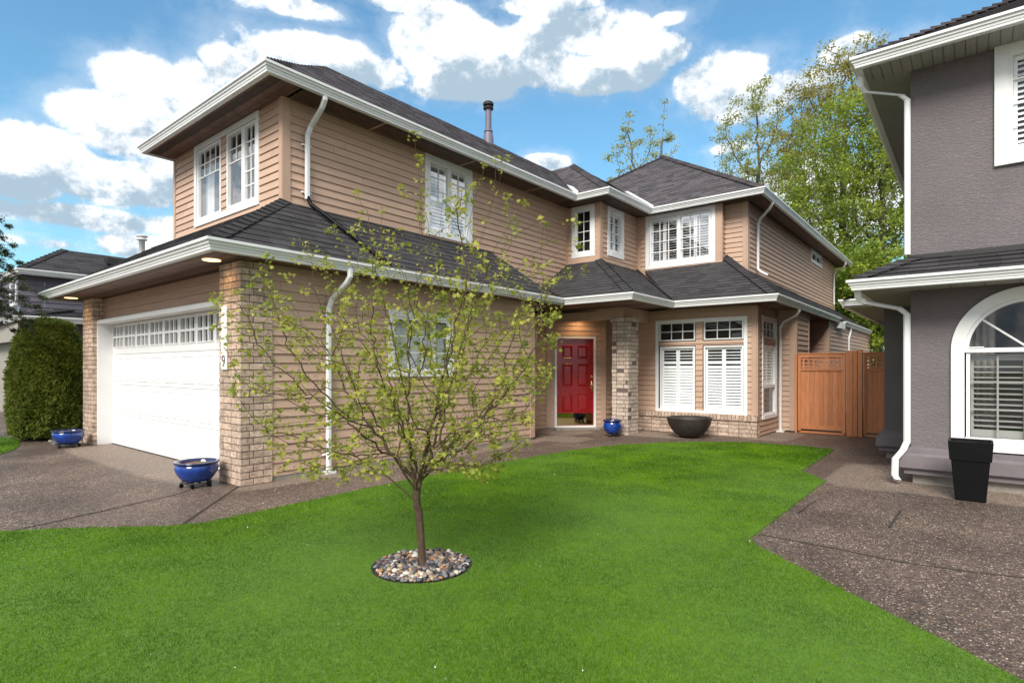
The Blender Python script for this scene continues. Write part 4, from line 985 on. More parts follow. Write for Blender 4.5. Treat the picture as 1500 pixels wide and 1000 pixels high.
b.add([(-24, 3.55, 4.25), (-22.5, 5, 5.16), (-22.5, 12, 5.16), (-24, 12, 4.25)], [(0, 1, 2, 3)])
ridge(b, (-21.15, 3.67, 4.26), (-22.5, 5.0, 5.17), (-1, 0, 0), (0, 1, 0), w=.16, e=.2); ridge(b, (-19.8, 3.5, 2.82), (-21.5, 4.9, 3.16), (-1, 0, 0), (0, 1, 0), w=.18, e=.25)
b.build('roof', M['shingle'], NH)
b = MB(); b.box(-22.25, -21.75, 6.0, 6.5, 4.78, 4.98); b.build('roof_vent', M['dkmetal'], NH)
window(NH, front(uy), -22.6, -21.75, 3.25, 4.05, [dict(a0=-22.5, a1=-21.85, b0=3.33, b1=3.97)], case=.09, glassm='glass_strong')
b = MB(); b.lathe([(.09, 4.9), (.09, 5.75), (.16, 5.76), (.16, 5.8), (.1, 5.82), (.1, 5.86), (.17, 5.87), (.17, 5.92), (0, 5.95)], (-22.0, 7.05, 0), 14); b.build('flue_pipe', M['gutter'], NH, smooth=True)
b = MB(); planks(b, [(-27, 3.1), (-19.75, 3.5), (-19.75, 3.9), (-27, 3.9)], 2.68, 0, .3); planks(b, [(-20.3, 3.5), (-19.8, 3.5), (-19.8, 12), (-20.3, 12)], 2.68, 1, .3); planks(b, [(-24, 3.6), (-21.15, 3.6), (-21.15, 3.9), (-24, 3.9)], 4.12, 0, .3); planks(b, [(-21.6, 3.7), (-21.15, 3.7), (-21.15, 12), (-21.6, 12)], 4.12, 1, .3)
b.build('soffit', M['soffit_grey'], NH)

# ================================================================ GROUND
b = MB(); b.box(-300, 300, -300, 300, -.6, -.05); o = b.build('ground', M['ground']); tag(o, kind='structure', label='bare ground around the houses')
b = MB(); b.add([(-30, -14, -.004), (12, -14, -.004), (12, 26, -.004), (-30, 26, -.004)], [(0, 1, 2, 3)]); b.v = [(x, y, 0) for x, y, z in b.v]
b.box(-30, 12, -14, 26, -.04, -.002)
o = b.build('driveway', M['pave']); tag(o, kind='structure', label='brown exposed aggregate driveway and path')
LAWN = [(-7.2, -.6), (-6.7, .45), (-6.42, 1.0), (-6.18, 1.31), (-5.8, 1.68), (-5.5, 1.95), (-5.36, 2.2), (-5.38, 2.9), (-5.44, 3.85), (-5.47, 4.7), (-5.4, 6.08), (-5.36, 7.08), (-5.27, 8.13), (-4.96, 9.23), (-4.5, 10.0), (-4.03, 10.5), (-3.28, 11.0), (-2.41, 11.12), (-1.84, 10.99), (-1.81, 8.46), (-1.42, 7.89), (-1.42, 4.79), (-1.3, 4.65), (-.68, 4.11), (-.05, 3.58), (.17, 3.39), (1.4, 2.4), (1.4, -.6)]
SM = [(-20, 1.0), (-15.33, 2.38), (-14.4, 2.52), (-13.93, 2.42), (-13.2, 2.3), (-12.62, 2.10), (-12.1, 1.84), (-13, 1.0), (-16, -.5), (-20, -1)]
BED = (-3.02, 2.71)
def inpoly(x, y, P):
    c = np.zeros(len(x), bool); n = len(P)
    for i in range(n):
        x0, y0 = P[i]; x1, y1 = P[(i+1) % n]
        k = ((y0 > y) != (y1 > y)); c ^= k & (x < (x1-x0)*(y-y0)/(y1-y0+1e-12)+x0)
    return c
def slab(name, P, z, m, hole=None):
    import bmesh
    bm_ = bmesh.new(); outer = [bm_.verts.new((x, y, z)) for x, y in P]; ed = [bm_.edges.new((outer[i], outer[(i+1) % len(P)])) for i in range(len(P))]
    low = [bm_.verts.new((x, y, -.003)) for x, y in P]
    if hole:
        hv = [bm_.verts.new((hole[0]+hole[2]*math.cos(2*math.pi*i/48), hole[1]+hole[2]*math.sin(2*math.pi*i/48), z)) for i in range(48)]
        ed += [bm_.edges.new((hv[i], hv[(i+1) % 48])) for i in range(48)]
    bmesh.ops.triangle_fill(bm_, edges=ed, use_beauty=True)
    for i in range(len(P)): j = (i+1) % len(P); bm_.faces.new((outer[i], outer[j], low[j], low[i]))
    me = bpy.data.meshes.new(name); bm_.to_mesh(me); me.materials.append(m); o = bpy.data.objects.new(name, me); COL.objects.link(o); return o
BR = .352
tag(slab('lawn', LAWN, .012, M['turf'], (*BED, BR)), kind='structure', label='turf under the main lawn')
tag(slab('lawn', SM, .012, M['turf']), kind='structure', label='turf of the small lawn at the left edge')
# joints in the paving
b = MB()
for p, q, wd in (((-6.74, 3.16), (-5.46, 2.05), .014), ((-7.3, 3.13), (-6.86, 2.57), .008), ((-6.86, 2.57), (-6.38, .98), .010), ((-.57, 5.97), (-.55, 6.75), .012), ((-1.31, 5.98), (-1.29, 6.67), .008), ((-4.3, 10.9), (-4.2, 10.6), .01)):
    b.add([( *(Vector(p)+ (Vector(q)-Vector(p)).orthogonal().normalized()*s_), .004) for p_, s_ in ((0, wd), (0, -wd))][:0] or [(p[0]-wd*(q[1]-p[1])/math.dist(p, q), p[1]+wd*(q[0]-p[0])/math.dist(p, q), .004), (p[0]+wd*(q[1]-p[1])/math.dist(p, q), p[1]-wd*(q[0]-p[0])/math.dist(p, q), .004), (q[0]+wd*(q[1]-p[1])/math.dist(p, q), q[1]-wd*(q[0]-p[0])/math.dist(p, q), .004), (q[0]-wd*(q[1]-p[1])/math.dist(p, q), q[1]+wd*(q[0]-p[0])/math.dist(p, q), .004)], [(0, 1, 2, 3)])
tag(b.build('paving_joint', M['tar']), kind='structure', label='dark joints in the paving')
b = MB(); pts = [(-1.40, 5.03), (-1.1, 5.01), (-.8, 5.0), (-.5, 4.96), (-.32, 4.96), (0, 5.02), (.27, 5.1), (1.2, 5.2), (3, 5.3)]
for p, q in zip(pts, pts[1:]): b.add([(p[0], p[1]-.012, .004), (q[0], q[1]-.012, .004), (q[0], q[1]+.012, .004), (p[0], p[1]+.012, .004)], [(0, 1, 2, 3)])
tag(b.build('paving_joint', M['joint_moss']), kind='structure', label='mossy joint across the right hand path')
# grass blades
def grass(name, P, N_, box_, label, excl=None, dmin=2.2):
    x = RNG.uniform(box_[0], box_[1], N_*4); y = RNG.uniform(box_[2], box_[3], N_*4)
    d = np.maximum(np.hypot(x, y), dmin)
    ja = .05*RNG.random(len(x))**2; jb = RNG.uniform(0, 6.283, len(x)); keep = inpoly(x+ja*np.cos(jb), y+ja*np.sin(jb), P) & (RNG.random(len(x)) < np.clip((dmin/d)**1.2, .07, 1))
    # only where the picture or a camera a step aside could see it
    f_ = x*FW.x+y*FW.y; s_ = x*RT.x+y*RT.y
    keep &= (f_ > 1.2) & (np.abs(s_) < f_*1.15+.8)
    if excl is not None: keep &= np.hypot(x-excl[0], y-excl[1]) > excl[2]+RNG.uniform(-.012, .02, len(x))
    x = x[keep][:N_]; y = y[keep][:N_]; n = len(x); d = np.hypot(x, y)
    a = RNG.uniform(0, 6.283, n); wd = .0014*np.maximum(1, d/3.2)*RNG.uniform(.7, 1.4, n); h = RNG.uniform(.010, .023, n)*(1+.12*np.maximum(0, d-3)/3)
    h *= 1+.25*np.sin(x*1.7+y*.6)*np.cos(y*1.3)
    lean = RNG.uniform(.0, .85, n)*h; la = RNG.uniform(0, 6.283, n)
    V = np.empty((n, 3, 3)); ca, sa = np.cos(a)*wd, np.sin(a)*wd
    V[:, 0] = np.stack([x-ca, y-sa, np.full(n, .006)], 1); V[:, 1] = np.stack([x+ca, y+sa, np.full(n, .006)], 1)
    V[:, 2] = np.stack([x+np.cos(la)*lean, y+np.sin(la)*lean, .006+h], 1)
    o = fastmesh(name, V.reshape(-1, 3), np.arange(3*n).reshape(-1, 3), M['grass'], RNG.random(n))
    tag(o, label, 'grass', kind='stuff'); return n
grass('grass', LAWN, 1150000, (-7.2, 1.4, -.6, 11.2), 'bright green mown grass of the front lawn', (*BED, BR))
grass('grass', SM, 30000, (-20, -12, -1, 2.6), 'short grass of the small lawn at the left edge', None, 9)
# petals
n = 75; x = RNG.uniform(-6.5, .2, 900); y = RNG.uniform(1, 11, 900); k_ = inpoly(x, y, LAWN); x = x[k_][:n]; y = y[k_][:n]; n = len(x)
V = np.empty((n, 4, 3)); s_ = RNG.uniform(.003, .0065, n); a = RNG.uniform(0, 3.14, n)
for i, (u_, v_) in enumerate(((-1, 0), (0, -.6), (1, 0), (0, .6))):
    V[:, i] = np.stack([x+s_*(u_*np.cos(a)-v_*np.sin(a)), y+s_*(u_*np.sin(a)+v_*np.cos(a)), .045+RNG.uniform(-.005, .005, n)], 1)
tag(fastmesh('fallen_petal', V.reshape(-1, 3), np.arange(4*n).reshape(-1, 4), M['petal'], RNG.random(n)), 'scattered white petals on the lawn', 'petals', kind='stuff')
# river stones
b = MB(); b.lathe([(BR+.03, .0), (BR, .012), (BR-.02, -.0), (0, .004)], (*BED, 0.001), 40); tag(b.build('soil', M['tar']), kind='structure', label='dark soil ring round the tree')
ico = []
import bmesh
bm_ = bmesh.new(); bmesh.ops.create_icosphere(bm_, subdivisions=2, radius=1); IV = np.array([v.co[:] for v in bm_.verts]); IF = np.array([[v.index for v in f.verts] for f in bm_.faces]); bm_.free()
def stones(cx, cy, rad, n, smin, smax, name, label, hole=.04):
    Vs = []; Fs = []; Rs = []; b0 = 0; pts = []
    tries = 0
    while len(pts) < n and tries < n*30:
        tries += 1; r_ = rad*math.sqrt(random.random()); a = random.random()*6.283
        if r_ < hole: continue
        s_ = random.uniform(smin, smax)
        x, y = cx+r_*math.cos(a), cy+r_*math.sin(a)
        lay = 0 if len(pts) < n*.62 else 1
        if any((x-q[0])**2+(y-q[1])**2 < ((s_+q[2])*.80)**2 and q[3] == lay for q in pts): continue
        pts.append((x, y, s_, lay))
        A = RNG.uniform(.75, 1.3, 3)*s_; A[2] = s_*random.uniform(.5, .75)
        th = random.random()*6.283; c_, sn = math.cos(th), math.sin(th); tl = random.uniform(-.35, .35)
        v = IV*A*(1+.09*np.sin(IV@RNG.uniform(-3, 3, 3))[:, None])
        v = v@np.array([[1, 0, 0], [0, math.cos(tl), math.sin(tl)], [0, -math.sin(tl), math.cos(tl)]])
        v = v@np.array([[c_, sn, 0], [-sn, c_, 0], [0, 0, 1]])+np.array([x, y, .012+A[2]*.6+lay*.016])
        Vs.append(v); Fs.append(IF+b0); Rs += [random.random()]*len(IF); b0 += len(v)
    return tag(fastmesh(name, np.concatenate(Vs), np.concatenate(Fs), M['stone'], np.array(Rs), smooth=True), label, 'stones', kind='stuff')
stones(*BED, BR-.025, 620, .011, .025, 'river_stones', 'multicoloured river stones round the young tree')
def gravelstrip():
    Vs = []; Fs = []; b0 = 0; Rs = []
    for i in range(260):
        x = random.uniform(-14.6, -12.9); y = 3.0-.12*(x+13)+random.uniform(-.25, .2); s_ = random.uniform(.02, .04)
        Vs.append(IV*np.array([s_, s_, s_*.6])+np.array([x, y, .01])); Fs.append(IF+b0); b0 += len(IV); Rs += [random.choice([.25, .65, .75, .95])]*len(IF)
    tag(fastmesh('gravel', np.concatenate(Vs), np.concatenate(Fs), M['stone'], np.array(Rs), smooth=True), 'pale gravel at the foot of the clipped hedge', 'gravel', kind='stuff')
gravelstrip()

# ================================================================ POTS
def caster(parent, c, r_, zz):
    b = MB()
    b.tube([(c[0]+r_*math.cos(a), c[1]+r_*math.sin(a), zz) for a in [i*math.pi/8 for i in range(17)]], .008, 6, cap=False)
    for a in (0, 1.571): b.tube([(c[0]-r_*math.cos(a), c[1]-r_*math.sin(a), zz), (c[0]+r_*math.cos(a), c[1]+r_*math.sin(a), zz)], .007, 6)
    o = b.build('plant_caddy', M['dkmetal'], parent, smooth=True)
    for i in range(5):
        a = i*2*math.pi/5+.6; x, y = c[0]+r_*math.cos(a), c[1]+r_*math.sin(a); b = MB()
        b.tube([(x-.014, y, .022), (x+.014, y, .022)], .022, 14); b.box(x-.012, x+.012, y-.012, y+.012, .035, zz); b.build('caster', M['black'], o, smooth=False)
def pot_bowl(loc, label, s=1, group=None):
    T = thing('blue_pot', loc, label, 'planter', group); c = (loc[0], loc[1], 0); z = .068; q_ = 1.25
    b = MB(); pr = [(0, z), (.105, z), (.13, z+.008), (.165, z+.05*q_), (.192, z+.095*q_), (.2, z+.125*q_), (.196, z+.15*q_), (.183, z+.166*q_), (.18, z+.172*q_)]; z += .038
    b.lathe([(r_*s, zz) for r_, zz in pr], c, 56); bd = b.build('body', M['blue'], T, smooth=True)
    b = MB(); pr = [(.180, z+.170), (.200, z+.172), (.212, z+.182), (.208, z+.197), (.188, z+.198), (.172, z+.185), (.165, z+.15), (.15, z+.12)]
    b.lathe([(r_*s, zz) for r_, zz in pr], c, 56); b.build('rim', M['bluerim'], T, smooth=True)
    b = MB(); n = 26
    for i in range(14):
        pass
    rr = .172*s; vs = [(c[0], c[1], z+.185)]; 
    for k_ in (1, 2, 3, 4):
        for i in range(n): a = 2*math.pi*i/n; q = rr*k_/4; vs.append((c[0]+q*math.cos(a), c[1]+q*math.sin(a), z+.178-.03*(k_/4)**3+random.uniform(-.006, .006)))
    fs = [(0, 1+i, 1+(i+1) % n) for i in range(n)]
    for k_ in range(3):
        for i in range(n): fs.append((1+k_*n+i, 1+(k_+1)*n+i, 1+(k_+1)*n+(i+1) % n, 1+k_*n+(i+1) % n))
    b.add(vs, fs); b.build('soil', M['soil'], T)
    caster(T, c, .135*s, .055)
    return T
def copy_tree(o, parent=None):
    c = o.copy(); COL.objects.link(c); c.parent = parent
    for ch in [k for k in bpy.data.objects if k.parent == o]: copy_tree(ch, c)
    return c
p1 = pot_bowl((-7.14, 2.86, 0), 'wide glazed blue pot of soil on a wheeled stand by the near brick pillar', 1.17, 'wide blue pots flanking the garage door')
p2 = copy_tree(p1); p2.location = (-12.45, 2.84, 0); p2.rotation_euler.z = .8; p2['label'] = 'wide glazed blue pot on a wheeled stand by the far brick pillar and hedge'
T = thing('blue_pot', (-5.74, 10.33, 0), 'small round blue pot at the foot of the porch column', 'planter'); c = (-5.74, 10.33, 0)
b = MB(); b.lathe([(0, .06), (.09, .06), (.12, .075), (.17, .13), (.19, .2), (.185, .26), (.165, .30)], c, 48); b.build('body', M['blue'], T, smooth=True)
b = MB(); b.lathe([(.165, .30), (.195, .315), (.20, .34), (.175, .345), (.155, .32), (.15, .28), (0, .28)], c, 48); b.build('rim', M['bluerim'], T, smooth=True)
for i in range(3):
    a = i*2.09+.5; b = MB(); b.lathe([(.0, 0), (.03, 0), (.035, .03), (.025, .065)], (c[0]+.1*math.cos(a), c[1]+.1*math.sin(a), 0), 12); b.build('foot', M['dkmetal'], T, smooth=True)
b = MB(); pr = [(.12, .0), (.17, .01), (.26, .06), (.345, .15), (.41, .27), (.44, .385), (.445, .41), (.42, .41), (.40, .36), (.33, .30), (0, .29)]
T = thing('bowl_planter', (-4.46, 11.18, 0), 'large dark bronze bowl planter below the shuttered windows', 'planter')
b.lathe(pr, (-4.46, 11.18, 0), 64); b.build('bowl', M['bowl'], T, smooth=True)
b = MB(); b.lathe([(.39, .33), (.2, .36), (0, .375)], (-4.46, 11.18, 0), 30); b.build('soil', M['tar'], T)
# square black planter
T = thing('square_planter', (-.02, 7.77, 0), 'tall tapered black square planter in front of the arched window', 'planter')
def frus(b, c, w0, w1, z0, z1, cap=True):
    vs = [(c[0]+sx*w0, c[1]+sy*w0, z0) for sx, sy in ((-1, -1), (1, -1), (1, 1), (-1, 1))]+[(c[0]+sx*w1, c[1]+sy*w1, z1) for sx, sy in ((-1, -1), (1, -1), (1, 1), (-1, 1))]
    b.add(vs, [(0, 1, 5, 4), (1, 2, 6, 5), (2, 3, 7, 6), (3, 0, 4, 7)]+([(3, 2, 1, 0)] if cap else []))
b = MB(); c = (-.02, 7.79); frus(b, c, .128, .162, 0, .44); bo = b.build('body', M['black'], T, bevel=.008)
b = MB(); frus(b, c, .174, .186, .43, .615, False); frus(b, c, .186, .186, .615, .63, False); frus(b, c, .174, .162, .43, .43, False); frus(b, c, .186, .165, .63, .63, False); frus(b, c, .165, .15, .63, .45, False)
b.build('rim', M['black'], T)
b = MB(); b.add([(c[0]-.155, c[1]-.155, .54), (c[0]+.155, c[1]-.155, .54), (c[0]+.155, c[1]+.155, .54), (c[0]-.155, c[1]+.155, .54)], [(0, 1, 2, 3)]); b.build('soil', M['tar'], T)

# ================================================================ HEDGE AND TREES
def leafquads(C, size, nrm=None, asp=.6, droop=0, rng=RNG):
    """C (n,3) centres -> V,F of randomly turned diamond leaves"""
    n = len(C); u = rng.normal(size=(n, 3)); 
    if nrm is not None: u = u+nrm*0
    u /= np.linalg.norm(u, axis=1)[:, None]
    t_ = rng.normal(size=(n, 3))
    if nrm is not None: t_ = t_*.7+nrm
    v = np.cross(u, t_); v /= np.linalg.norm(v, axis=1)[:, None]+1e-9
    s_ = (size*rng.uniform(.6, 1.3, n))[:, None]
    V = np.stack([C-u*s_, C-v*s_*asp, C+u*s_, C+v*s_*asp], 1)
    return V.reshape(-1, 3), np.arange(4*n).reshape(-1, 4)
# clipped column hedge
hc = np.array([-14.45, 2.98]); 
T = thing('clipped_hedge', (float(hc[0]), float(hc[1]), 0), 'rounded clipped cedar shrub beside the garage', 'shrub')
def hedge_pts(n):
    th = RNG.uniform(0, 2*math.pi, n); zz = RNG.uniform(0.03, 1, n)
    Hh = 2.36
    prof = np.interp(zz, [0, .06, .25, .55, .8, .9, .96, 1.0], [.80, .92, 1.0, .95, .80, .68, .52, .0])
    top = RNG.random(n) < .17
    prof = np.where(top, np.sqrt(RNG.random(n))*.62, prof); zz = np.where(top, 1.0-.05*(prof/.62)**2, zz)
    bump_ = 1+.035*np.sin(th*5+zz*7)+.03*np.sin(th*9-zz*13)+.035*np.sin(th*31+zz*19)*np.sin(zz*43+th*7)
    r_ = prof*bump_*RNG.uniform(.86, 1.02, n)
    # superellipse plan
    cx_, sy_ = np.cos(th), np.sin(th); k_ = (np.abs(cx_)**3+np.abs(sy_)**3)**(-1/3)
    X = hc[0]+cx_*k_*r_*.80; Y = hc[1]+sy_*k_*r_*.62; Z_ = zz*Hh+RNG.uniform(-.02, .02, n)
    nr = np.stack([cx_, sy_, np.where(top, 1.5, .15)], 1)
    return np.stack([X, Y, Z_], 1), nr
C_, nr = hedge_pts(52000)
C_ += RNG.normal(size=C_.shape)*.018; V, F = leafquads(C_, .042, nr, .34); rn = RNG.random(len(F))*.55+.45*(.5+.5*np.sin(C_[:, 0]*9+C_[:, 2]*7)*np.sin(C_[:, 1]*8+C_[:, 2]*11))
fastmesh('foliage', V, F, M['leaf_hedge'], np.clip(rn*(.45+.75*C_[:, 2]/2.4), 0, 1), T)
b = MB(); b.lathe([(.3, 0), (.62, .1), (.68, 1.2), (.55, 2.0), (.35, 2.2), (0, 2.22)], (*hc, 0), 20, sx=1.05, sy=.75); b.build('core', M['leaf_dark'], T)
b = MB(); b.tube([(*hc, 0), (*hc, .5)], .06, 8); b.build('trunk', M['bark2'], T)

def colonize(roots, att, step, infl, kill, it=200, grav=0, seeds=()):
    P = [np.array(p, float) for p in roots]; par = [-1]+list(range(len(roots)-1)); A = att.copy(); top = len(roots)-1
    for si, (a_, b_, c_) in enumerate(seeds):
        d_ = np.array([RT.x*a_+FW.x*b_, RT.y*a_+FW.y*b_, c_]); d_ /= np.linalg.norm(d_); cur = top-(si % 3); q = P[cur]
        for k_ in range(6): q = q+d_*step+np.array([0, 0, .003*k_]); P.append(q); par.append(cur); cur = len(P)-1
    nodes_ = np.array(P); near = np.full(len(A), 0); best = np.full(len(A), 1e9); done = 0
    for _ in range(it):
        if len(A) == 0: break
        new = nodes_[done:]
        D = np.linalg.norm(A[:, None]-new[None], axis=2); j = D.argmin(1); dm = D[np.arange(len(A)), j]
        upd = dm < best; best = np.where(upd, dm, best); near = np.where(upd, j+done, near); done = len(nodes_)
        act = best < infl
        if not act.any(): break
        dirs = {}
        for a_, nn in zip(A[act], near[act]):
            d_ = a_-nodes_[nn]; d_ /= np.linalg.norm(d_)+1e-9; dirs.setdefault(nn, []).append(d_)
        add = []
        for nn, ds in dirs.items():
            d_ = np.sum(ds, 0)+RNG.normal(size=3)*.12; d_[2] += grav; d_ /= np.linalg.norm(d_)+1e-9
            q = nodes_[nn]+d_*step
            if par[nn] >= 0 and np.linalg.norm(q-nodes_[par[nn]]) < step*.3: continue
            add.append(q); par.append(nn)
        if not add: break
        nodes_ = np.vstack([nodes_, add])
        D2 = np.linalg.norm(A[:, None]-np.array(add)[None], axis=2).min(1); keep = D2 > kill
        A = A[keep]; near = near[keep]; best = best[keep]
    return nodes_, par
def limbs(nodes_, par, rtip, ex=2.4, r0=None):
    n = len(nodes_); ch = [[] for _ in range(n)]
    for i, p in enumerate(par):
        if p >= 0: ch[p].append(i)
    rad = np.zeros(n)
    for i in range(n-1, -1, -1):
        rad[i] = rtip if not ch[i] else sum(rad[c]**ex for c in ch[i])**(1/ex)
    if r0: 
        s_ = r0/rad[0]; 
        rad = rtip+(rad-rtip)*(r0-rtip)/(rad[0]-rtip) if rad[0] > rtip else rad
    chains = []
    def follow(i, st):
        c = [st, i] if st is not None else [i]
        while ch[i]:
            k_ = max(ch[i], key=lambda q: rad[q]); 
            for q in ch[i]:
                if q != k_: stack.append((q, i))
            c.append(k_); i = k_
        chains.append(c)
    stack = [(0, None)]
    while stack:
        a, st = stack.pop(); follow(a, st)
    return rad, ch, chains
def smooth_nodes(nodes_, par, ch, k=2):
    N2 = nodes_.copy()
    for _ in range(k):
        M2 = N2.copy()
        for i, p in enumerate(par):
            if p >= 0 and ch[i]: M2[i] = N2[i]*.5+N2[p]*.25+N2[max(ch[i])]*.25
        N2 = M2
    return N2
def treemesh(nodes_, rad, chains, parent, m, name='trunk', sides=6, minr=0):
    b = MB()
    for c in chains:
        if len(c) < 2: continue
        rr = [float(rad[i]) for i in c]
        if c[0] != 0 and len(rr) > 1: rr[0] = rr[1]
        if max(rr) < minr: continue
        b.tube([nodes_[i] for i in c], rr, sides if rr[0] > .012 else 4, cap=False)
    return b.build(name, m, parent, smooth=True)
# ---- young maple on the lawn
YT = (-3.03, 2.72)
T = thing('young_maple_tree', (*YT, 0), 'young maple with thin trunk and small yellow green leaves on the front lawn', 'tree')
def camxyz(a, dpt, z): return np.array([YT[0]+RT.x*a+FW.x*dpt, YT[1]+RT.y*a+FW.y*dpt, z])
zs = [.55, .8, 1.1, 1.45, 1.75, 2.05, 2.3, 2.6, 2.8]; Ls = [-.7, -1.1, -1.2, -1.45, -1.5, -1.2, -.85, -.5, -.3]; Rs_ = [.45, .7, .85, .95, 1.0, 1.1, 1.0, .65, .5]
att = []
while len(att) < 2200:
    z = random.uniform(.58, 2.75); L_, R_ = np.interp(z, zs, Ls), np.interp(z, zs, Rs_)
    if random.random() > (.55+.45*(z < 2.2))*(1 if z > .8 else .7): continue
    q = random.uniform(-1, 1); a = (L_+R_)/2+q*(R_-L_)/2; dm = .42*(R_-L_)*math.sqrt(max(0, 1-q*q)); dp = random.uniform(-1, 1)*dm
    rr_ = math.hypot(q, dp/max(dm, .01)*math.sqrt(1-q*q)*.999)
    if rr_ < .25 and z > 1.3 and random.random() < .5: continue
    if z < .62+.10*(1-abs(q)): continue
    if random.random() > .075+.925*math.exp(-((a-.04)/.60)**2-(dp/.62)**2-((z-1.25)/.85)**2): continue
    att.append(camxyz(a, dp, z))
att = [a for a in att if random.random() < np.interp(a[2], [.6, 1.6, 2.1, 2.5, 2.8], [1, 1, .55, .2, .08])]
trunk = [camxyz(0, 0, 0), camxyz(-.004, 0, .1), camxyz(-.01, 0, .2), camxyz(-.02, 0, .3), camxyz(-.02, .01, .38), camxyz(-.03, 0, .46), camxyz(-.045, 0, .54), camxyz(-.035, 0, .6)]
nd, par = colonize(trunk, np.array(att), .045, .8, .066, 200, seeds=[(-.75, .1, .62), (-.45, -.5, .75), (.1, .3, 1.0), (.65, -.1, .6), (.35, .6, .8), (-.2, .6, .9), (.35, -.5, .85), (-.15, -.1, 1.0), (-.9, .3, .45), (.8, .3, .45), (.2, -.9, .5)])
# long whippy shoots that reach past the crown
tg = [(-.07, .05, 3.08), (.0, -.1, 2.85), (.52, .1, 2.92), (.6, 0, 2.88), (.45, -.1, 2.8), (1.17, .1, 2.12), (1.12, .2, 2.33), (1.08, -.1, 2.42), (.85, 0, 2.45), (.25, .2, 2.65), (-.3, .1, 2.55), (-.62, -.1, 2.35), (-.95, 0, 2.05), (-1.15, .1, 1.98), (-1.48, 0, 1.82), (-1.52, .1, 1.72), (-1.3, -.2, 1.6), (.72, .2, 2.62), (-.8, .3, 2.2), (-1.02, -.1, 1.85), (.1, .35, 2.7), (.9, .1, 1.32), (.95, -.1, 1.62), (-1.12, 0, .98)]
nd = list(nd); shoot_tips = []
base_n = len(nd); NB = np.array(nd)
for (a, dp, z) in tg:
    e_ = camxyz(a, dp, z); ctr = camxyz(0, 0, 1.0); st = ctr+(e_-ctr)*.52; i = int(np.linalg.norm(NB-st, axis=1).argmin()); cur = i; p0 = NB[i]; m_ = 9
    side_ = RNG.normal(size=3)*.05
    for k_ in range(1, m_+1):
        t_ = k_/m_; q = p0+(e_-p0)*t_+side_*math.sin(t_*math.pi)+np.array([0, 0, .05])*math.sin(t_*math.pi)
        nd.append(q); par.append(cur); cur = len(nd)-1
        if k_ > 3 and random.random() < .7: shoot_tips.append((cur, .7))
    shoot_tips.append((cur, 1.7))
nd = np.array(nd)
rad, ch, chains = limbs(nd, par, .0014, 2.6, .027)
nd = smooth_nodes(nd, par, ch, 2)
treemesh(nd, rad, chains, T, M['bark'], 'trunk', 8)
# maple leaves in tufts at the twig ends
LOBE = np.array([(0, -.15), (.28, -.32), (.42, -.05), (.95, .02), (.52, .28), (.62, .85), (.2, .55), (0, 1.15), (-.2, .55), (-.62, .85), (-.52, .28), (-.95, .02), (-.42, -.05), (-.28, -.32)])
tips = [(i, 1.75 if nd[i][2] < 1.9 else 1.25) for i in range(8, base_n) if not ch[i]]+[(i, .8) for i in range(60, base_n) if ch[i] and len(ch[i]) == 1 and rad[i] < .007 and random.random() < .42]+shoot_tips
LV = []; LR = []
for i, amt in tips:
    p = nd[i]; d_ = p-nd[par[i]]; d_ /= np.linalg.norm(d_)+1e-9; kk = max(2, int(random.gauss(6.4, 1.8)*amt)); tone = random.random()
    for j in range(kk):
        a = j*2.4+random.random(); out = RNG.normal(size=3); out -= d_*out.dot(d_); out /= np.linalg.norm(out)+1e-9
        x_ = out*.9+d_*random.uniform(-.1, .7)+np.array([0, 0, -.12]); x_ /= np.linalg.norm(x_)
        nrm = np.array([0, 0, 1.0])+RNG.normal(size=3)*.55; s_v = np.cross(x_, nrm); s_v /= np.linalg.norm(s_v)+1e-9; up_ = np.cross(s_v, x_)
        sz = random.uniform(.010, .0235)*(1.15 if amt >= 1 else .9); stem = p+x_*random.uniform(.006, .038)+d_*random.uniform(-.045, .015)
        fold = random.uniform(.1, .55); L2 = LOBE*sz
        LV.append(stem+x_*(L2[:, 1:2]+sz*.3)+s_v*L2[:, 0:1]+up_*(np.abs(L2[:, 0:1])*fold-(L2[:, 1:2]**2)*9*random.random()))
        LR.append(min(1, max(0, tone*.6+random.random()*.4)))
LV = np.concatenate(LV); k_ = len(LOBE); fastmesh('foliage', LV, np.arange(len(LV)).reshape(-1, k_), M['leaf_young'], np.array(LR), T)
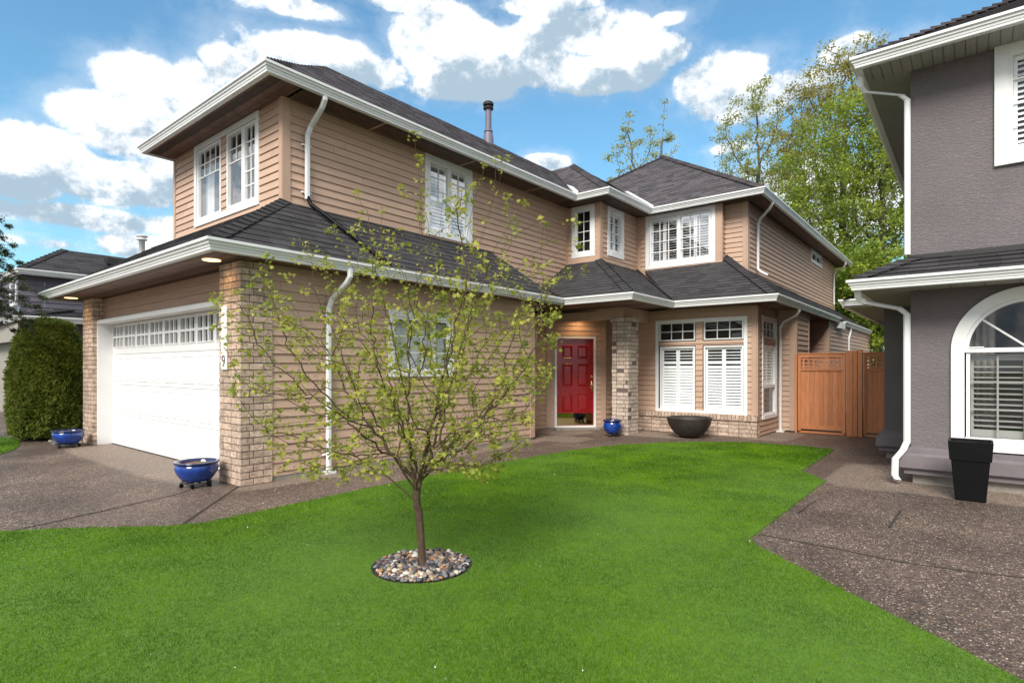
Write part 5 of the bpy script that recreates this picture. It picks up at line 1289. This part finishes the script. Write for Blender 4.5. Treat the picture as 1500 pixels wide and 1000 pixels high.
# ---- trees behind the house
def bigtree(name, x, y, h, rx, ry, z0, nat, leaf, lm, nleaf, label, bm='bark2', step=.5, r0=.2, clump=.5, cat='tree', group='trees behind the houses', lean=0, spire=False, parts=1, tz=0):
    T = thing(name, (x, y, tz), label, cat, group); att = []
    while len(att) < nat:
        q = RNG.uniform(-1, 1, 3)
        if q@q > 1 or (q@q < .2 and random.random() < .7): continue
        z = z0+(h-z0)*(q[2]+1)/2
        w_ = 1 if not spire else (1.15-.85*(q[2]+1)/2)
        att.append((x+q[0]*rx*w_+lean*(z-z0)/(h-z0), y+q[1]*ry*w_, z+tz))
    trunk = [(x+RNG.normal()*.05, y+RNG.normal()*.05, tz+k_*step) for k_ in range(int(max(2, (z0+.15*(h-z0))/step)))]
    nd, par = colonize(trunk, np.array(att), step, 6, step*1.15, 120, grav=.05)
    rad, ch, chains = limbs(nd, par, .014, 2.3, r0); nd = smooth_nodes(nd, par, ch, 1)
    treemesh(nd, rad, chains, T, M[bm], 'trunk', 6)
    ids = [i for i in range(len(trunk), len(nd)) if rad[i] < .05]
    ids = np.array(ids); wts = np.array([2.5 if not ch[i] else 1 for i in ids]); wts = wts/wts.sum()
    pick = RNG.choice(ids, nleaf, p=wts); C = nd[pick]+RNG.normal(size=(nleaf, 3))*clump*np.array([1, 1, .55])
    V, F = leafquads(C, leaf, np.tile(np.array([[0, 0, 1.0]]), (nleaf, 1)), .75)
    tone = (.5+.5*np.sin(nd[pick][:, 0]*2.1+nd[pick][:, 2]*1.7)*np.sin(nd[pick][:, 1]*1.9+nd[pick][:, 2]))
    fastmesh('foliage', V, F, M[lm], np.clip(tone*.5+RNG.random(nleaf)*.5, 0, 1), T)
    return T
def bg_(px, dist):  # bearing of a background tree from the camera spot
    v = FW + RT*((px-750)/830.6); return v.x*dist, v.y*dist
xx, yy = bg_(1285, 27); bigtree('maple_tree', xx, yy, 15.6, 5.0, 3.2, 1.5, 1500, .066, 'leaf_maple', 52000, 'tall maple in fresh green leaf behind the gate, right of the tan house', r0=.26, clump=.30)
xx, yy = bg_(1238, 31); bigtree('maple_tree', xx, yy, 19.4, 4.0, 2.8, 6.0, 800, .066, 'leaf_rust', 26000, 'taller maple with rusty olive upper leaves behind the fresh green one', r0=.28, clump=.26)
xx, yy = bg_(1120, 36); bigtree('bare_branched_tree', xx, yy, 20.0, 3.4, 2.6, 7.0, 380, .07, 'leaf_pale', 13000, 'thin leafed tree with bare limbs rising behind the right roof edge', r0=.24, clump=.24, step=.6, lean=-.6)
xx, yy = bg_(928, 42); bigtree('sapling_tree', xx, yy, 21.0, 2.2, 1.6, 10, 120, .08, 'leaf_pale', 2800, 'thin pale tree top left of the roof peak', r0=.15, clump=.22, step=.6)
xx, yy = bg_(972, 44); bigtree('sapling_tree', xx, yy, 22.6, 1.3, .9, 11.5, 60, .08, 'leaf_pale', 750, 'slender tree top directly above the roof peak', r0=.12, clump=.2, step=.6)
xx, yy = bg_(1262, 22); bigtree('laurel_tree', xx, yy, 6.4, 1.9, 1.7, 1.9, 240, .07, 'leaf_maple', 12000, 'low bushy green tree just behind the gate', r0=.12, clump=.22, step=.35)
xx, yy = bg_(1232, 25); bigtree('evergreen_tree', xx, yy, 6.8, 1.5, 1.3, 1.0, 200, .08, 'leaf_dark', 12000, 'dark evergreen behind the far end of the tan house', r0=.14, clump=.25, step=.4)
# hedge behind the fence
xx, yy = bg_(1280, 30); T = thing('boundary_hedge', (xx, yy, 0), 'long clipped green hedge seen over the cedar fence', 'hedge')
n = 16000; C_ = np.stack([xx+RNG.uniform(-4, 6, n), yy+RNG.uniform(-.5, .5, n), RNG.uniform(.2, 2.3, n)], 1); V, F = leafquads(C_, .08, None, .6); fastmesh('foliage', V, F, M['leaf_hedge'], RNG.random(n)*.7, T)
b = MB()
for i in range(9): b.tube([(xx-3.8+i*1.1, yy, 0), (xx-3.8+i*1.1, yy, 1.6)], .05, 6)
b.build('stem', M['bark2'], T)
# ---- spruce at the left edge: drooping needle covered boughs
sx_, sy_ = -20.6, 1.35
sv_ = FW + RT*((-98-750)/830.6); sx_, sy_ = sv_.x*9.5, sv_.y*9.5
T = thing('spruce_tree', (sx_, sy_, 0), 'dark spruce whose bough tips enter at the left edge', 'tree')
b = MB(); b.tube([(sx_, sy_, 0), (sx_, sy_, 3), (sx_, sy_, 4.9)], [.16, .11, .03], 8); b.build('trunk', M['bark2'], T, smooth=True)
NC = []; bb = MB()
for lv in range(17):
    z = 2.35+lv*.15; L_ = float(np.interp(z, [2.3, 2.5, 3.0, 3.3, 3.9, 4.4, 4.8], [1.2, 1.42, 1.42, 1.12, 1.1, .6, .2]))
    for k_ in range(6):
        a = lv*1.1+k_*1.047+random.uniform(-.2, .2); dv = np.array([math.cos(a), math.sin(a), 0]); L2 = L_*random.uniform(.8, 1.12)
        pts = [np.array([sx_, sy_, z])+dv*L2*t_+np.array([0, 0, .10*L2*math.sin(t_*3)-.22*L2*t_*t_]) for t_ in np.linspace(0, 1, 7)]
        bb.tube(pts, [.018, .016, .013, .01, .008, .006, .004], 4, cap=False)
        sdv = np.array([-dv[1], dv[0], 0])
        for p_, t_ in zip(pts[1:], np.linspace(.16, 1, 6)):
            for sg in (-1, 1):
                tw = .42*L2*(1.1-t_)+.06
                for q in np.linspace(0, 1, 5): 
                    c0 = p_+(sdv*sg*.8+dv*.5)*tw*q+np.array([0, 0, -.10*tw*q]); NC.append(c0+RNG.normal(size=(16, 3))*.022)
bb.build('branch', M['bark2'], T)
C_ = np.concatenate(NC); V, F = leafquads(C_, .026, None, .22); fastmesh('foliage', V, F, M['leaf_spruce'], RNG.random(len(F)), T)
for k_ in list(bpy.data.objects):
    if '_off' in k_: del k_['_off']
